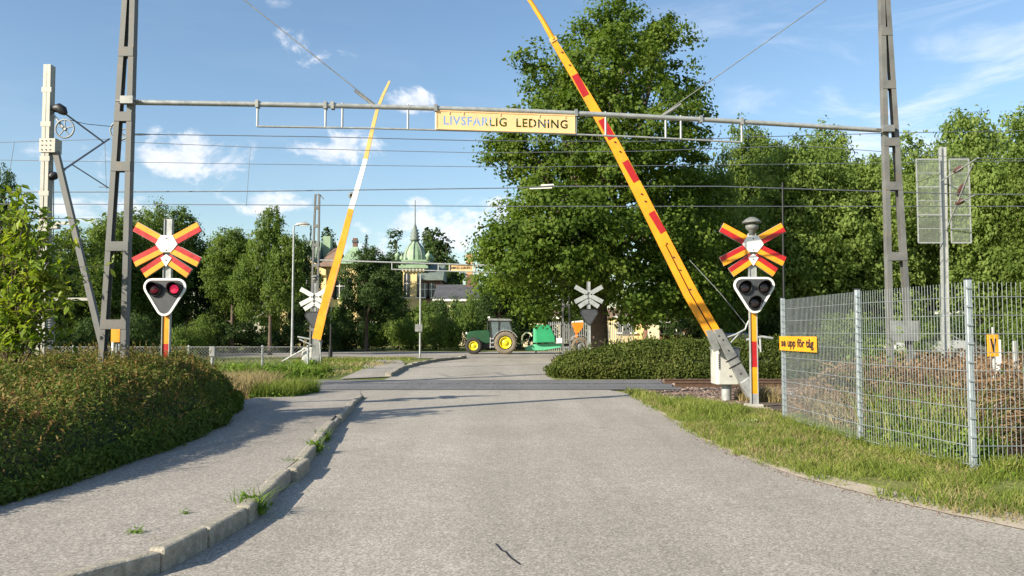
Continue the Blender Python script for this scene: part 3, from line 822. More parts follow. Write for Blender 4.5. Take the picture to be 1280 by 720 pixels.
        if not front:
            for k, (u, v) in enumerate(lamps):
                mb = MB().lathe([(8 * s, .05), (8 * s, .14), (6 * s, .2), (2 * s, .22)], PL(u, v, 0), 'Y', 16); part('lamp_housing', mb, M['signal_board'], t)
        mb = MB(); mb.box((x, (L.y + y) / 2 + .02, L.z), (.06, abs(y - L.y), .25)); part('lamp_bracket', mb, M['galv'], t)
    if bell:
        z = top_z; c = (x + .01, y, z)
        mb = MB().lathe([(.065, 0), (.065, .07), (.10, .09), (.125, .13), (.125, .18), (.06, .195), (.06, .235)], c, 'Z', 20); part('bell_body', mb, M['bell'], t)
        mb = MB().lathe([(.19, .232), (.185, .25), (.12, .31), (.05, .345), (.01, .35)], c, 'Z', 24); part('bell_cap', mb, M['bell'], t)
    return t

bR = gp(943, 510); dR = bR.y; sR = dR / 1000 * 1.0
def zz(py, d): return at(640, py, d).z
signal(bR, sR, False, True, 'red and yellow crossing signal with grey bell, in front of the right barrier',
       [(.02, zz(492, dR), 'galv_light'), (zz(492, dR), zz(459, dR), 'yellow'), (zz(459, dR), zz(427, dR), 'red'), (zz(427, dR), zz(388, dR), 'yellow'), (zz(388, dR), zz(292, dR), 'galv_light')],
       zz(293, dR), zz(306, dR))
dL = 15.0; bL = at(208, 420, dL); sL = dL / 1000 * 1.04
signal(bL, sL, True, False, 'red and yellow crossing signal with one red lamp lit, behind the big bush',
       [(.02, zz(448, dL), 'yellow'), (zz(448, dL), zz(430, dL), 'red'), (zz(430, dL), zz(388, dL), 'yellow'), (zz(388, dL), zz(274, dL), 'galv_light')],
       zz(274, dL), zz(306, dL))
d = 36.0; b_ = at(393, 400, d)
t_ = signal(b_, .0162, False, True, 'crossing signal seen from behind, pale, beside the left barrier boom',
       [(.0, zz(350, d), 'galv')], zz(353, d), zz(371, d), front=False)
d = 36.6; b_ = at(736, 400, d)
signal(b_, .0162, False, False, 'crossing signal seen from behind, pale grey, before the big tree trunk',
       [(.0, zz(352, d), 'galv_light')], zz(352, d), zz(368, d), front=False, back='galv_light')  # greyer back than the sunlit left signal's: tree shade put into the colour

# ------------------------------------------------------------------ barriers
def beam(mb, pts, w0, w1, y, th, mi=0, split=0, off=(0, 0)):
    """flat beam in the x-z plane along pts"""
    n = len(pts)
    L = [0]
    for a, b in zip(pts, pts[1:]): L.append(L[-1] + (b - a).length)
    for i in range(n - 1):
        k0, k1 = L[i] / L[-1], L[i + 1] / L[-1]
        mb.bar(pts[i], pts[i + 1] , th, w0 + (w1 - w0) * k0, up=(0, 1, 0) if False else (-1, 0, .5), mi=mi, w1=th, h1=w0 + (w1 - w0) * k1)

def barrier_right():
    Y = 17.4
    base = gp(908, 503); base = at(908, 480, Y); base.z = 0
    t = thing('crossing_barrier', 'raised yellow barrier with red blocks at the right of the road, near side', 'barrier', (base.x, Y, 0), 'crossing barriers')
    A = lambda px, py, y=Y: at(px, py, y)
    mb = MB().tube([A(908, 508, Y), A(908, 478, Y)], .105, 16); part('pedestal', mb, M['galv_light'], t)
    mb = MB(); mb.box(A(908, 511) , (.55, .5, .16)); part('foot', mb, M['concrete'], t, bev=.02)
    # housing: rounded cabinet
    x0, x1 = A(892, 450).x, A(922, 450).x; z0, z1 = A(900, 480).z, A(900, 436).z
    mb = MB(); r = .08; out = []
    for cx, cy, a0 in ((x1 - r, .28 - r, 0), (x0 + r, .28 - r, 90), (x0 + r, -.28 + r, 180), (x1 - r, -.28 + r, 270)):
        for i in range(6): a = rad(a0 + 18 * i); out.append((cx + r * math.cos(a), cy + r * math.sin(a)))
    mb.prism(out, z1 - z0, lambda x, y, tt: Vector((x, Y + .05 + y, z0 + tt))); hs = part('housing', mb, M['housing'], t, bev=.01)
    mb = MB(); mb.box(((x0 + x1) / 2, Y + .05, z1 + .015), (x1 - x0 + .03, .6, .03)); part('housing_lid', mb, M['galv'], t, bev=.008)
    # vertical text strip on the door
    mb = MB(); c = A(896.5, 452, Y - .24); mb.box((c.x + .05, Y + .05 - .283, c.z), (.045, .004, .34)); link('label_strip', mb.mesh('label_strip', M['galv'], wroot(t)), hs)
    for k in range(7):
        mb = MB(); mb.box((c.x + .05, Y + .05 - .287, c.z + .13 - k * .042), (.03, .003, .022)); link('printed_mark', mb.mesh('printed_mark', M['black'], wroot(t)), hs)
    for py in (444, 470):
        mb = MB(); q = A(913, py, Y - .24); mb.box((q.x, Y + .05 - .285, q.z), (.05, .02, .03)); link('hinge', mb.mesh('hinge', M['galv'], wroot(t)), hs)
    Ya = Y - .42
    B = lambda px, py: at(px, py, Ya)
    # grey clamp beams and counterweight
    mb = MB(); mb.prism([(B(*q).x, B(*q).z) for q in ((880.5, 413), (891, 412), (901, 436), (893, 440))], .09, lambda x, z, tt: Vector((x, Ya - .03 + tt, z))); part('boom_clamp', mb, M['galv'], t, bev=.01)
    mb = MB(); mb.prism([(B(*q).x, B(*q).z) for q in ((891.5, 412), (901.5, 411), (940, 478), (934, 492), (929, 489), (893, 418))], .10, lambda x, z, tt: Vector((x, Ya - .06 + tt, z))); cl = part('counter_beam', mb, M['galv'], t, bev=.01)
    for px, py in ((915, 448), (919, 456)):
        mb = MB(); q = B(px, py); mb.bar(q + Vector((-.14, -.055, -.08)), q + Vector((.12, -.055, .06)), .02, .03); link('strap', mb.mesh('strap', M['black'], wroot(t)), cl)
    for px, py in ((903, 425), (910, 438), (925, 467), (898, 420)):
        mb = MB().lathe([(.018, -.02), (.018, 0)], B(px, py) + Vector((0, -.05, 0)), 'Y', 8); link('bolt', mb.mesh('bolt', M['black'], wroot(t)), cl)
    mb = MB(); w = [B(921, 473), B(936, 470), B(940, 492), B(930, 498)]
    w = [(924, 478), (934, 471), (941, 473), (942, 494), (934, 497)]
    mb.prism([(B(*q).x, B(*q).z) for q in w], .25, lambda x, z, tt: Vector((x, Ya - .14 + tt, z))); part('counterweight', mb, M['galv_light'], t, bev=.01)
    # shaft
    mb = MB().tube([at(912, 440, Ya - .05), at(912, 440, Ya) + Vector((0, .5, 0))], .06, 12); part('pivot_shaft', mb, M['galv'], t)
    # tubular bracket
    mb = MB(); mb.tube([B(903, 424), B(920, 418), B(931, 412)], .022, 8); mb.tube([B(908, 434), B(924, 417)], .015, 8); mb.tube([B(931, 413), B(934, 405), B(936, 401)], .018, 8)
    mb.tube([B(933, 425), B(952, 421), B(966, 423)], .03, 8); mb.tube([B(950, 422), B(951, 440)], .022, 8); mb.tube([B(944, 425), B(950, 436)], .016, 8)
    part('stay_bracket', mb, M['galv_light'], t)
    # boom: two beams at the foot, one higher up
    ctr = [(891.5, 416), (863, 367), (832, 306), (801, 244), (769.5, 183), (734, 121), (691, 50)]
    wid = [20.5, 20, 18.5, 17, 15, 12.5, 8.5]
    # build as quads prism along centre line; two lanes with a dark slot
    k_ = Ya / 1000.0
    cs = [B(*c) for c in ctr]
    def lane(lo, hi, i0, i1, name, mat, dy=0, th=.05, n=1, lo1=None, hi1=None):
        mb = MB()
        for i in range(i0, i1):
            a, b = cs[i], cs[i + 1]; d = (cs[min(i + 2, len(cs) - 1)] - cs[max(i - 1, 0)]).normalized()
            nrm = Vector((d.z, 0, -d.x))
            def q(c, w, f): return c + nrm * (w * k_ * f * .88)
            ps = [q(a, wid[i], lo), q(a, wid[i], hi), q(b, wid[i + 1], hi), q(b, wid[i + 1], lo)]
            mb.prism([(p.x, p.z) for p in ps], th, lambda x, z, tt: Vector((x, Ya - th / 2 + dy + tt, z)))
        return part(name, mb, M[mat], t)
    low1 = lane(-.5, -.05, 0, 2, 'boom_lower_beam', 'yellow_bright'); low2 = lane(.05, .5, 0, 2, 'boom_lower_beam', 'yellow_bright', -.012)
    lane(-.05, .05, 0, 2, 'boom_slot', 'black', .015, .02)
    bo = lane(-.5, .5, 2, 6, 'boom', 'yellow_bright')
    # tip: whip section bending over
    tip = [B(692, 50), B(679, 27), B(662, 0), B(642, -30), B(614, -70)]
    mb = MB(); mb.tube([p for p in tip], [.062, .052, .044, .036, .022], 10); part('boom_tip', mb, M['yellow_bright'], t)
    mb = MB(); q = B(692, 50); mb.box(q, (.16, .09, .1), rot=Matrix.Rotation(rad(-32), 3, 'Y')); part('boom_joint', mb, M['faded_yellow'], t, bev=.01)
    # red reflector blocks
    for (xa, ya, xb, yb, f0, f1) in ((719, 94, 733, 120, -.40, .44), (747, 150, 760, 174, -.30, .46), (782, 203, 796, 228, -.12, .47), (816, 267, 831, 292, -.05, .47)):
        a, b = B(xa, ya), B(xb, yb); d = (b - a).normalized(); nrm = Vector((d.z, 0, -d.x))
        if nrm.x < 0: nrm = -nrm
        wpx = np.interp((ya + yb) / 2, [50, 122, 183, 245, 306, 367, 416], [8.5, 12.5, 15, 17, 18.5, 20, 20.5]) * k_ * .88
        # shift to the centre line
        ym = (ya + yb) / 2; xc = np.interp(ym, [50, 122, 183, 245, 306, 367, 416], [691, 734, 769.5, 801, 832, 863, 891.5]); sh = B(xc, ym) - (a + b) / 2
        mb = MB(); ps = [a + sh + nrm * wpx * f0, b + sh + nrm * wpx * f0, b + sh + nrm * wpx * f1, a + sh + nrm * wpx * f1]
        mb.prism([(p.x, p.z) for p in ps], .006, lambda x, z, tt: Vector((x, Ya - .034 + tt, z))); link('red_block', mb.mesh('red_block', M['red_refl'], wroot(t)), bo)
    for px, py in ((700, 66), (708, 82), (764, 178), (768, 190), (801, 243), (806, 252), (827, 305), (858, 362), (868, 338), (845, 322)):
        xc = np.interp(py, [50, 122, 183, 245, 306, 367, 416], [691, 734, 769.5, 801, 832, 863, 891.5])
        mb = MB(); mb.box(B(xc + 2, py) + Vector((0, -.034, 0)), (.045, .012, .03), rot=Matrix.Rotation(rad(28), 3, 'Y')); link('fitting', mb.mesh('fitting', M['black'], wroot(t)), bo)
    mb = MB().tube([B(862, 325), B(900, 366), B(934, 408)], .0065, 6); part('stay_wire', mb, M['galv_light'], t)
barrier_right()

def barrier_left():
    Y = 31.5
    c0 = at(388, 455, Y)
    t = thing('crossing_barrier', 'raised yellow barrier with bent white and yellow boom at the left, far side', 'barrier', (c0.x, Y, 0), 'crossing barriers')
    B = lambda px, py, y=Y: at(px, py, y)
    mb = MB(); mb.tube([at(384, 468, Y + .3), at(384, 458, Y + .3)], .1, 12); part('pedestal', mb, M['galv_light'], t)
    mb = MB(); mb.box(B(386, 446, Y + .35), (.46, .5, .75)); part('housing', mb, M['housing'], t, bev=.06)
    for k in (0, 1):
        mb = MB(); q = [(376, 464), (387, 464), (390, 447), (381, 446)] if k == 0 else [(388, 462), (397, 460), (402, 425), (392, 424)]
        mb.prism([(B(*p).x, B(*p).z) for p in q], .12, lambda x, z, tt: Vector((x, Y - .15 + .2 * k + tt, z))); part('counterweight' if k == 0 else 'boom_clamp', mb, M['galv_light' if k == 0 else 'galv'], t, bev=.02)
    mb = MB(); mb.tube([B(372, 421), B(388, 424)], .035, 8); mb.tube([B(374, 424), B(389, 431)], .03, 8); mb.tube([B(352, 452), B(381, 436)], .03, 8); mb.tube([B(400, 425), B(401, 455)], .03, 8)
    part('stay_bracket', mb, M['galv_light'], t)
    pts = [(397, 424), (404, 394), (413, 362), (422, 330), (431, 297), (440, 262), (449, 232), (458, 200), (466, 165), (472, 140), (479, 122), (488, 103)]
    w = [11, 10.6, 10, 9, 7.8, 6.8, 6, 5.4, 4.8, 4, 3.3, 2.4]
    cols = ['yellow_bright'] * 5 + ['white'] * 2 + ['faded_yellow'] * 4
    i = 0
    while i < len(pts) - 1:
        j = i
        while j < len(pts) - 1 and cols[j] == cols[i]: j += 1
        mb = MB(); P = [B(*p) for p in pts]
        for a in range(i, j):
            d = (P[a + 1] - P[a]).normalized(); nrm = Vector((d.z, 0, -d.x)); f = Y / 1000 * .5
            ps = [P[a] - nrm * w[a] * f, P[a] + nrm * w[a] * f, P[a + 1] + nrm * w[a + 1] * f, P[a + 1] - nrm * w[a + 1] * f]
            mb.prism([(p.x, p.z) for p in ps], .06, lambda x, z, tt: Vector((x, Y - .2 + tt, z)))
        part('boom_section', mb, M[cols[i]], t, {'yellow_bright': 'bright yellow lower boom section', 'white': 'white middle boom section', 'faded_yellow': 'faded yellow bent boom tip'}[cols[i]])
        i = j
    mb = MB().lathe([(.05, -.02), (.12, 0), (.12, .1), (.06, .14)], B(439, 244, Y - .15), 'Y', 12); part('boom_lamp', mb, M['galv'], t)
    mb = MB().tube([B(407, 396, Y - .25), B(424, 330, Y - .25)], .012, 6); part('stay_wire', mb, M['galv'], t)
barrier_left()

# ------------------------------------------------------------------ warning gantries
def lattice_post(t, x, Y, inner, top, mat='lattice', name='lattice_post', w_foot=.385, w_top=.055, batt=(.45, 1.62, 2.85, 4.12, 4.92, 5.97, 6.95, 7.9)):
    """two channels; the inner one upright, the outer one leaning in. inner = +1 when the road is to the right"""
    mb = MB(); xi = x
    W = lambda z: w_foot + (w_top - w_foot) * z / top
    c = .11
    def chan(x0, x1, z0, z1, s):
        # web and two flanges
        d = s
        mb.bar((x0 - d * .038, Y, z0), (x1 - d * .038, Y, z1), .12, .012, up=(1, 0, 0))
        for yy in (-.058, .058):
            mb.bar((x0, Y + yy, z0), (x1, Y + yy, z1), .012, .084, up=(1, 0, 0))
    chan(xi, xi, 0, top, -inner)
    chan(xi - inner * (W(0) - .0), xi - inner * W(top), 0, top, inner)
    for z in batt:
        xo = xi - inner * W(z)
        for yy in (-.067, .067):
            mb.box(((xi + xo) / 2, Y + yy, z), (abs(xi - xo) + .08, .010, .15))
    o = part(name, mb, M[mat], t)
    mb = MB(); mb.box((xi - inner * W(0) / 2, Y, .05), (.8, .5, .2)); part('foot', mb, M['concrete'], t, bev=.02)
    return o

def text_mesh(body, size, depth, weight=0, align='CENTER', spacing=1.0):
    cu = bpy.data.curves.new('t', 'FONT'); cu.body = body; cu.size = size; cu.extrude = depth; cu.align_x = align; cu.align_y = 'CENTER'
    cu.offset = weight; cu.resolution_u = 3; cu.space_character = spacing
    o = bpy.data.objects.new('t', cu); COL.objects.link(o); dg = bpy.context.evaluated_depsgraph_get(); dg.update()
    me = bpy.data.meshes.new_from_object(o.evaluated_get(dg)); bpy.data.objects.remove(o)
    return me

def fit_text(me, w, h):
    xs = [v.co.x for v in me.vertices]; ys = [v.co.y for v in me.vertices]
    cx, cy = (min(xs) + max(xs)) / 2, (min(ys) + max(ys)) / 2; sx, sy = w / (max(xs) - min(xs)), h / (max(ys) - min(ys))
    for v in me.vertices: v.co.x = (v.co.x - cx) * sx; v.co.y = (v.co.y - cy) * sy
    return me

def gantry_near():
    YL, YR = 12.6, 14.3
    PL, PR = at(168, 128, YL), at(1101, 163, YR)
    t = thing('warning_gantry', 'grey steel gantry with lettered danger plate across the road, near side of the track', 'gantry', ((PL.x + PR.x) / 2, (YL + YR) / 2, 0), 'danger gantries over the road')
    xl, xr = PL.x - .05, PR.x + .07
    lattice_post(t, xl, YL, 1, 8.6); lattice_post(t, xr, YR, -1, 8.6)
    for s, x, Y in ((1, xl, YL), (-1, xr, YR)):
        mb = MB(); mb.box((x - s * .2, Y - .13, 1.52), (.5, .02, .36)); part('sign_plate_blank', mb, M['galv'], t) if s < 0 else None
    dirv = (PR - PL)
    def on(px):   # point of the bar seen at this column
        lo, hi = 0.0, 1.0
        for _ in range(40):
            m = (lo + hi) / 2; p = PL + dirv * m
            if 640 + F * p.x / (p.y * math.cos(PITCH) + (p.z - CH) * math.sin(PITCH)) < px: lo = m
            else: hi = m
        m = (lo + hi) / 2; p = PL + dirv * m; p = p.copy(); p.z += .10 * math.sin(math.pi * m) * 1.0
        return p
    mb = MB(); mb.tube([on(px) for px in (168, 250, 330, 420, 520, 640, 760, 880, 1000, 1100)], .042, 10); part('cross_pipe', mb, M['galv_light'], t)
    dn = Vector((0, 0, -.365))
    mb = MB(); mb.tube([on(322) + dn, on(470) + dn, on(640) + dn, on(800) + dn, on(927) + dn], .017, 8)
    for px in (322, 407, 428, 510, 545, 720, 757, 832, 851, 927): mb.tube([on(px) + Vector((0, 0, .05)), on(px) + dn], .019, 8)
    part('hanging_frame', mb, M['galv_light'], t)
    for px in (322, 407, 416, 545, 720, 876, 927):
        mb = MB(); mb.box(on(px), (.05, .11, .12)); part('pipe_clamp', mb, M['galv'], t)
    for x, Y, p in ((xl, YL, PL), (xr, YR, PR)):
        mb = MB(); mb.box((x, Y - .12, p.z), (.2, .1, .12)); mb.tube([(x - .2, Y - .1, p.z), (x + .2, Y - .1, p.z)], .015, 8); part('pipe_clamp', mb, M['galv'], t)
    # stays
    for px, tip, x, Y, s in ((468, 0, xl, YL, 1), (828, 0, xr, YR, -1)):
        a = on(px); b = Vector((x - s * .12, Y, 8.35))
        mb = MB(); mb.tube([a + Vector((0, 0, .05)), b], .009, 6); part('stay_wire', mb, M['galv'], t)
        d = (b - a).normalized(); mb = MB(); mb.tube([a + Vector((0, 0, .02)), a + d * .42], [.03, .02], 8); part('turnbuckle', mb, M['galv'], t)
    # cut-letter plate
    a, b = on(546), on(718); w = (b - a).length; ctr = (a + b) / 2 + Vector((0, -.02, -.20)); H = .305
    mb = MB(); mb.box((0, 0, 0), (w, .006, H)); me = mb.mesh('plate', M['sign_tan'])
    pl = link('danger_plate', me)
    tm = fit_text(text_mesh('LIVSFARLIG  LEDNING', .2, .05, .0052, spacing=1.12), w * .9, H * .5)
    for v in tm.vertices: v.co = Vector((v.co.x, -v.co.z, v.co.y - .005))
    to = link('cutter', tm)
    bmx = bmesh.new(); bmx.from_mesh(tm); bmesh.ops.remove_doubles(bmx, verts=bmx.verts, dist=1e-4); bmesh.ops.dissolve_degenerate(bmx, edges=bmx.edges, dist=1e-5); bmesh.ops.recalc_face_normals(bmx, faces=bmx.faces); bmx.to_mesh(tm); bmx.free()
    m = pl.modifiers.new('b', 'BOOLEAN'); m.operation = 'DIFFERENCE'; m.object = to; m.solver = 'FAST'
    bpy.context.view_layer.update(); dg = bpy.context.evaluated_depsgraph_get()
    cut = bpy.data.meshes.new_from_object(pl.evaluated_get(dg)); pl.modifiers.clear(); pl.data = cut; bpy.data.objects.remove(to); pl.parent = t
    cut.materials.clear(); cut.materials.append(M['sign_tan']); cut.name = 'danger_plate'
    bmx = bmesh.new(); bmx.from_mesh(cut); seen = set(); isl = []
    for v0 in bmx.verts:
        if v0.index in seen: continue
        st, comp = [v0], []
        seen.add(v0.index)
        while st:
            v = st.pop(); comp.append(v.co.copy())
            for e in v.link_edges:
                o_ = e.other_vert(v)
                if o_.index not in seen: seen.add(o_.index); st.append(o_)
        if max(c.x for c in comp) - min(c.x for c in comp) < .2: isl.append(sum(c.x for c in comp) / len(comp))
    bmx.free()
    ang = math.atan2(b.y - a.y, b.x - a.x); tilt = math.atan2(b.z - a.z, math.hypot(b.x - a.x, b.y - a.y))
    pl.rotation_euler = (0, -tilt, ang); pl.location = ctr - t.location
    pl['label'] = 'tan plate with cut-out letters'
    mb = MB()
    for zz_ in (-H / 2, H / 2): mb.box((0, 0, zz_), (w + .03, .022, .018))
    for xx in (-w / 2, w / 2): mb.box((xx, .001, 0), (.018, .02, H))
    fr = link('plate_frame', mb.mesh('plate_frame', M['sign_tan']), pl)
    mb = MB()
    for xx in (-.41, -.31, -.045, .24, .43): mb.box((xx * w, -.008, H * .40), (.012, .012, .05))
    for xx in isl: mb.box((xx, 0, 0), (.012, .004, H * .47))      # stencil bridges of the closed letters
    ob = link('plate_fixings', mb.mesh('plate_fixings', M['sign_tan']), pl)
    return on
on_near = gantry_near()

def gantry_far():
    Y = 41.0
    xl, xr = at(397, 400, Y).x, at(703.5, 400, Y).x
    t = thing('warning_gantry', 'distant grey gantry seen from behind beyond the crossing, small tan plate', 'gantry', ((xl + xr) / 2, Y, 0), 'danger gantries over the road')
    lattice_post(t, xl, Y, 1, at(0, 243, Y).z, w_top=.2); lattice_post(t, xr, Y, -1, 8.4, w_top=.2)
    mb = MB(); q = at(397, 243, Y); mb.tube([q + Vector((-.15, 0, -.02)), q + Vector((.1, 0, .0)), q + Vector((.32, 0, -.25))], .03, 8); part('hook', mb, M['galv'], t)
    z0 = at(430, 326, Y).z; z1 = at(590, 331, Y).z; sl = (z1 - z0) / (at(590, 0, Y).x - at(430, 0, Y).x)
    def on(px): x = at(px, 330, Y).x; return Vector((x, Y, z0 + (x - at(430, 0, Y).x) * sl))
    e = Vector((xr, Y, z1 + (xr - at(590, 0, Y).x) * sl * .3))
    mb = MB(); mb.tube([on(399), on(500), on(600), e], .04, 8); part('cross_pipe', mb, M['galv_light'], t)
    dn = Vector((0, 0, -.36)); mb = MB(); mb.tube([on(490) + dn, on(700) + dn], .03, 8)
    for px in (490, 548, 562, 594, 640, 700): mb.tube([on(px), on(px) + dn], .03, 8)
    part('hanging_frame', mb, M['galv_light'], t)
    a, b = on(561), on(591); w = b.x - a.x; H = .30
    mb = MB(); mb.box(((a.x + b.x) / 2, Y + .03, a.z - .19), (w, .01, H)); pl = part('danger_plate', mb, M['sign_tan'], t)
    tm = fit_text(text_mesh('LIVSFARLIG LEDNING', .2, .004, .004), w * .88, H * .5)
    for v in tm.vertices: v.co = Vector((-v.co.x + (a.x + b.x) / 2, Y + .02 - v.co.z, v.co.y + a.z - .19)) - wroot(t)
    tm.flip_normals(); tm.materials.clear(); tm.materials.append(M['black']); link('lettering', tm, pl)
gantry_far()

# ------------------------------------------------------------------ catenary masts
def wheel(name, c, r, mat, parent, label=None, axis='Y'):
    mb = MB(); n = 24
    ring = [c + Vector((math.cos(2 * math.pi * i / n) * r, 0, math.sin(2 * math.pi * i / n) * r)) for i in range(n + 1)]
    mb.tube(ring, r * .09, 6, cap=False)
    for k in range(5):
        a = 2 * math.pi * k / 5 + .3; mb.tube([c, c + Vector((math.cos(a) * r, 0, math.sin(a) * r))], r * .06, 6)
    mb.lathe([(r * .2, -.04), (r * .2, .04)], c, 'Y', 10)
    return part(name, mb, mat, parent, label)

def mast_left():
    Y = 19.3; B = lambda px, py, y=Y: at(px, py, y)
    foot = B(53, 440); x0 = foot.x
    t = thing('catenary_mast', 'pale steel railway mast with tension wheel and slanting strut, behind the bush', 'mast', (x0, Y, 0), 'railway overhead line masts')
    top = B(62, 82)
    mb = MB()
    for s in (-1, 1):
        a = Vector((x0 + s * .10, Y, 0)); b = Vector((top.x + s * .075, Y, top.z))
        mb.bar(a, b, .20, .012, up=(1, 0, 0)); mb.bar(a + Vector((-s * .035, -.1, 0)), b + Vector((-s * .03, -.1, 0)), .012, .085, up=(1, 0, 0)); mb.bar(a + Vector((-s * .035, .1, 0)), b + Vector((-s * .03, .1, 0)), .012, .085, up=(1, 0, 0))
    part('mast_channels', mb, M['mast'], t)
    mb = MB()
    for z in np.arange(.6, top.z, .85):
        k = z / top.z; mb.box((x0 + (top.x - x0) * k, Y - .108, z), (.24, .008, .12))
    part('batten_plates', mb, M['mast'], t)
    # junction plates
    mb = MB(); c = B(62, 183); mb.box(c + Vector((0, -.12, 0)), (.36, .014, .34)); mb.box(c + Vector((.2, 0, 0)), (.03, .3, .34)); mb.box(c + Vector((0, .13, 0)), (.36, .014, .34)); jp = part('junction_plate', mb, M['mast'], t)
    for i in range(3):
        for j in range(3):
            mb = MB().lathe([(.014, -.012), (.014, 0)], c + Vector((-.11 + .1 * i, -.128, -.11 + .11 * j)), 'Y', 6); link('bolt', mb.mesh('bolt', M['black'], wroot(t)), jp)
    # strut
    mb = MB(); p0 = B(70, 190) ; p1 = B(133, 452); p1 = p0 + (p1 - p0) * 1.16; mb.bar(p0, p1, .13, .12, up=(0, 1, 0)); part('slanting_strut', mb, M['lattice'], t)
    mb = MB(); q = Vector((p1.x, Y, .05)); mb.box(q, (.6, .6, .25)); part('foot', mb, M['concrete'], t, bev=.02)
    mb = MB(); mb.box((x0, Y, .05), (.8, .8, .25)); part('foot', mb, M['concrete'], t, bev=.02)
    for a, b, py in ((62, 91, 279), (68, 114, 374)):
        mb = MB(); mb.bar(B(a, py), B(b, py), .05, .07); part('tie_bar', mb, M['mast'], t)
    mb = MB(); mb.box(B(68, 283), (.22, .16, .12)); part('tie_box', mb, M['mast'], t)
    # balance weights in the mast foot
    mb = MB()
    for i in range(16): mb.lathe([(.11, 0), (.12, .01), (.12, .045), (.11, .055)], B(57, 437) + Vector((.05, .05, -.0 - i * -.062)), 'Z', 12)
    part('balance_weights', mb, M['mast'], t)
    mb = MB(); mb.tube([B(67, 225), B(66, 430)], .012, 6); part('weight_rope', mb, M['galv'], t)
    # wheel bracket and wheels
    mb = MB(); mb.tube([B(66, 143), B(80, 160)], .03, 8); part('wheel_bracket', mb, M['galv_light'], t)
    wheel('tension_wheel', B(81, 161, Y - .05), .225, M['galv'], t)
    # insulator and cantilever
    mb = MB(); mb.tube([B(66, 138), B(69, 136), B(74, 135), B(78, 138), B(82, 142)], [.05, .1, .12, .12, .06], 10); part('insulator', mb, M['black'], t)
    e = at(130, 178, 21.9)
    mb = MB(); mb.tube([B(80, 141), e], .022, 8); mb.tube([B(54, 142), B(67, 142)], .03, 8); part('stay_tube', mb, M['wire'], t)
    s0 = B(68, 220); mb = MB(); mb.tube([s0, s0.lerp(e, .18), s0.lerp(e, .2), e + (e - s0) * .12], [.04, .04, .026, .026], 8); part('cantilever_tube', mb, M['wire'], t)
    mb = MB(); mb.tube([B(63, 222), B(68, 219), B(71, 217)], [.09, .11, .05], 10); part('insulator', mb, M['black'], t)
    m_ = s0.lerp(e, .32); f = at(136, 235, 22.1); mb = MB(); mb.tube([m_, f], .016, 8); mb.tube([f, f + Vector((-.1, 0, .03)), f + Vector((-.28, 0, .03))], .013, 6); part('steady_arm', mb, M['wire'], t)
    # second wheel hangs on the tensioned wire
    w2 = thing('tension_wheel', 'spoked tension wheel on the wire, seen through the left gantry post', 'pulley wheel', tuple(at(150, 163, 20.5)))
    wheel('wheel_rim', at(150, 163, 20.5), .25, M['galv'], w2); mb = MB(); mb.tube([at(150, 168, 20.5), at(175, 168, 20.6), at(190, 168, 20.7)], [.012, .03, .012], 8); part('turnbuckle', mb, M['galv_light'], w2)
mast_left()

def mast_right():
    Y = 26.4; B = lambda px, py, y=Y: at(px, py, y)
    x0 = B(1182, 440).x; top = B(1178, 184)
    t = thing('catenary_mast', 'grey railway mast with two clear guard panels, behind the mesh fence', 'mast', (x0, Y, 0), 'railway overhead line masts')
    mb = MB()
    for s in (-1, 1):
        a, b = Vector((x0 + s * .09, Y, 0)), Vector((top.x + s * .08, Y, top.z)); mb.bar(a, b, .18, .014, up=(1, 0, 0))
    mb.bar((x0, Y, 0), (top.x, Y, top.z), .02, .17, up=(1, 0, 0)); part('mast_post', mb, M['galv_light'], t)
    mb = MB(); mb.box((x0, Y, .05), (.8, .8, .25)); part('foot', mb, M['concrete'], t, bev=.02)
    for xa, xb in ((1143, 1172), (1184, 1208)):
        xs = (B(xa, 200).x, B(xb, 200).x); zt, zb = B(0, 200).z, B(0, 304).z; fr = MB(); w = .035
        for x in xs: fr.box((x, Y - .12, (zt + zb) / 2), (w, .04, zt - zb))
        for i in range(7): z = zt + (zb - zt) * i / 6; fr.box(((xs[0] + xs[1]) / 2, Y - .12, z), (xs[1] - xs[0], .03, w * (1.2 if i % 2 == 0 else .7)))
        g = part('guard_frame', fr, M['galv_light'], t)
        mb = MB()
        for i in range(6):
            za, zb_ = zt + (zb - zt) * i / 6, zt + (zb - zt) * (i + 1) / 6
            mb.box(((xs[0] + xs[1]) / 2, Y - .125, (za + zb_) / 2), (xs[1] - xs[0] - w, .004, abs(za - zb_) - w))
        link('guard_sheet', mb.mesh('guard_sheet', M['guard_sheet'], wroot(t)), g)
    a, b = at(1177, 226, Y - .1), at(1223, 197, Y - 2.6)
    mb = MB(); mb.tube([a, b], .022, 8); mb.tube([at(1183, 288, Y - .1), at(1216, 205, Y - 2.5)], .026, 8); mb.tube([at(1196, 254, Y - 1), at(1221, 243, Y - 2.6)], .02, 8); part('cantilever_tube', mb, M['galv_light'], t)
    for p, q in (((1192, 215), (1204, 208)), ((1198, 245), (1204, 230)), ((1195, 255), (1205, 250))):
        k0, k1 = at(*p, Y - 1), at(*q, Y - 1.4); mb = MB(); mb.tube([k0, k0.lerp(k1, .2), k0.lerp(k1, .8), k1], [.03, .085, .085, .03], 10); part('insulator', mb, M['copper_dark'], t)
mast_right()

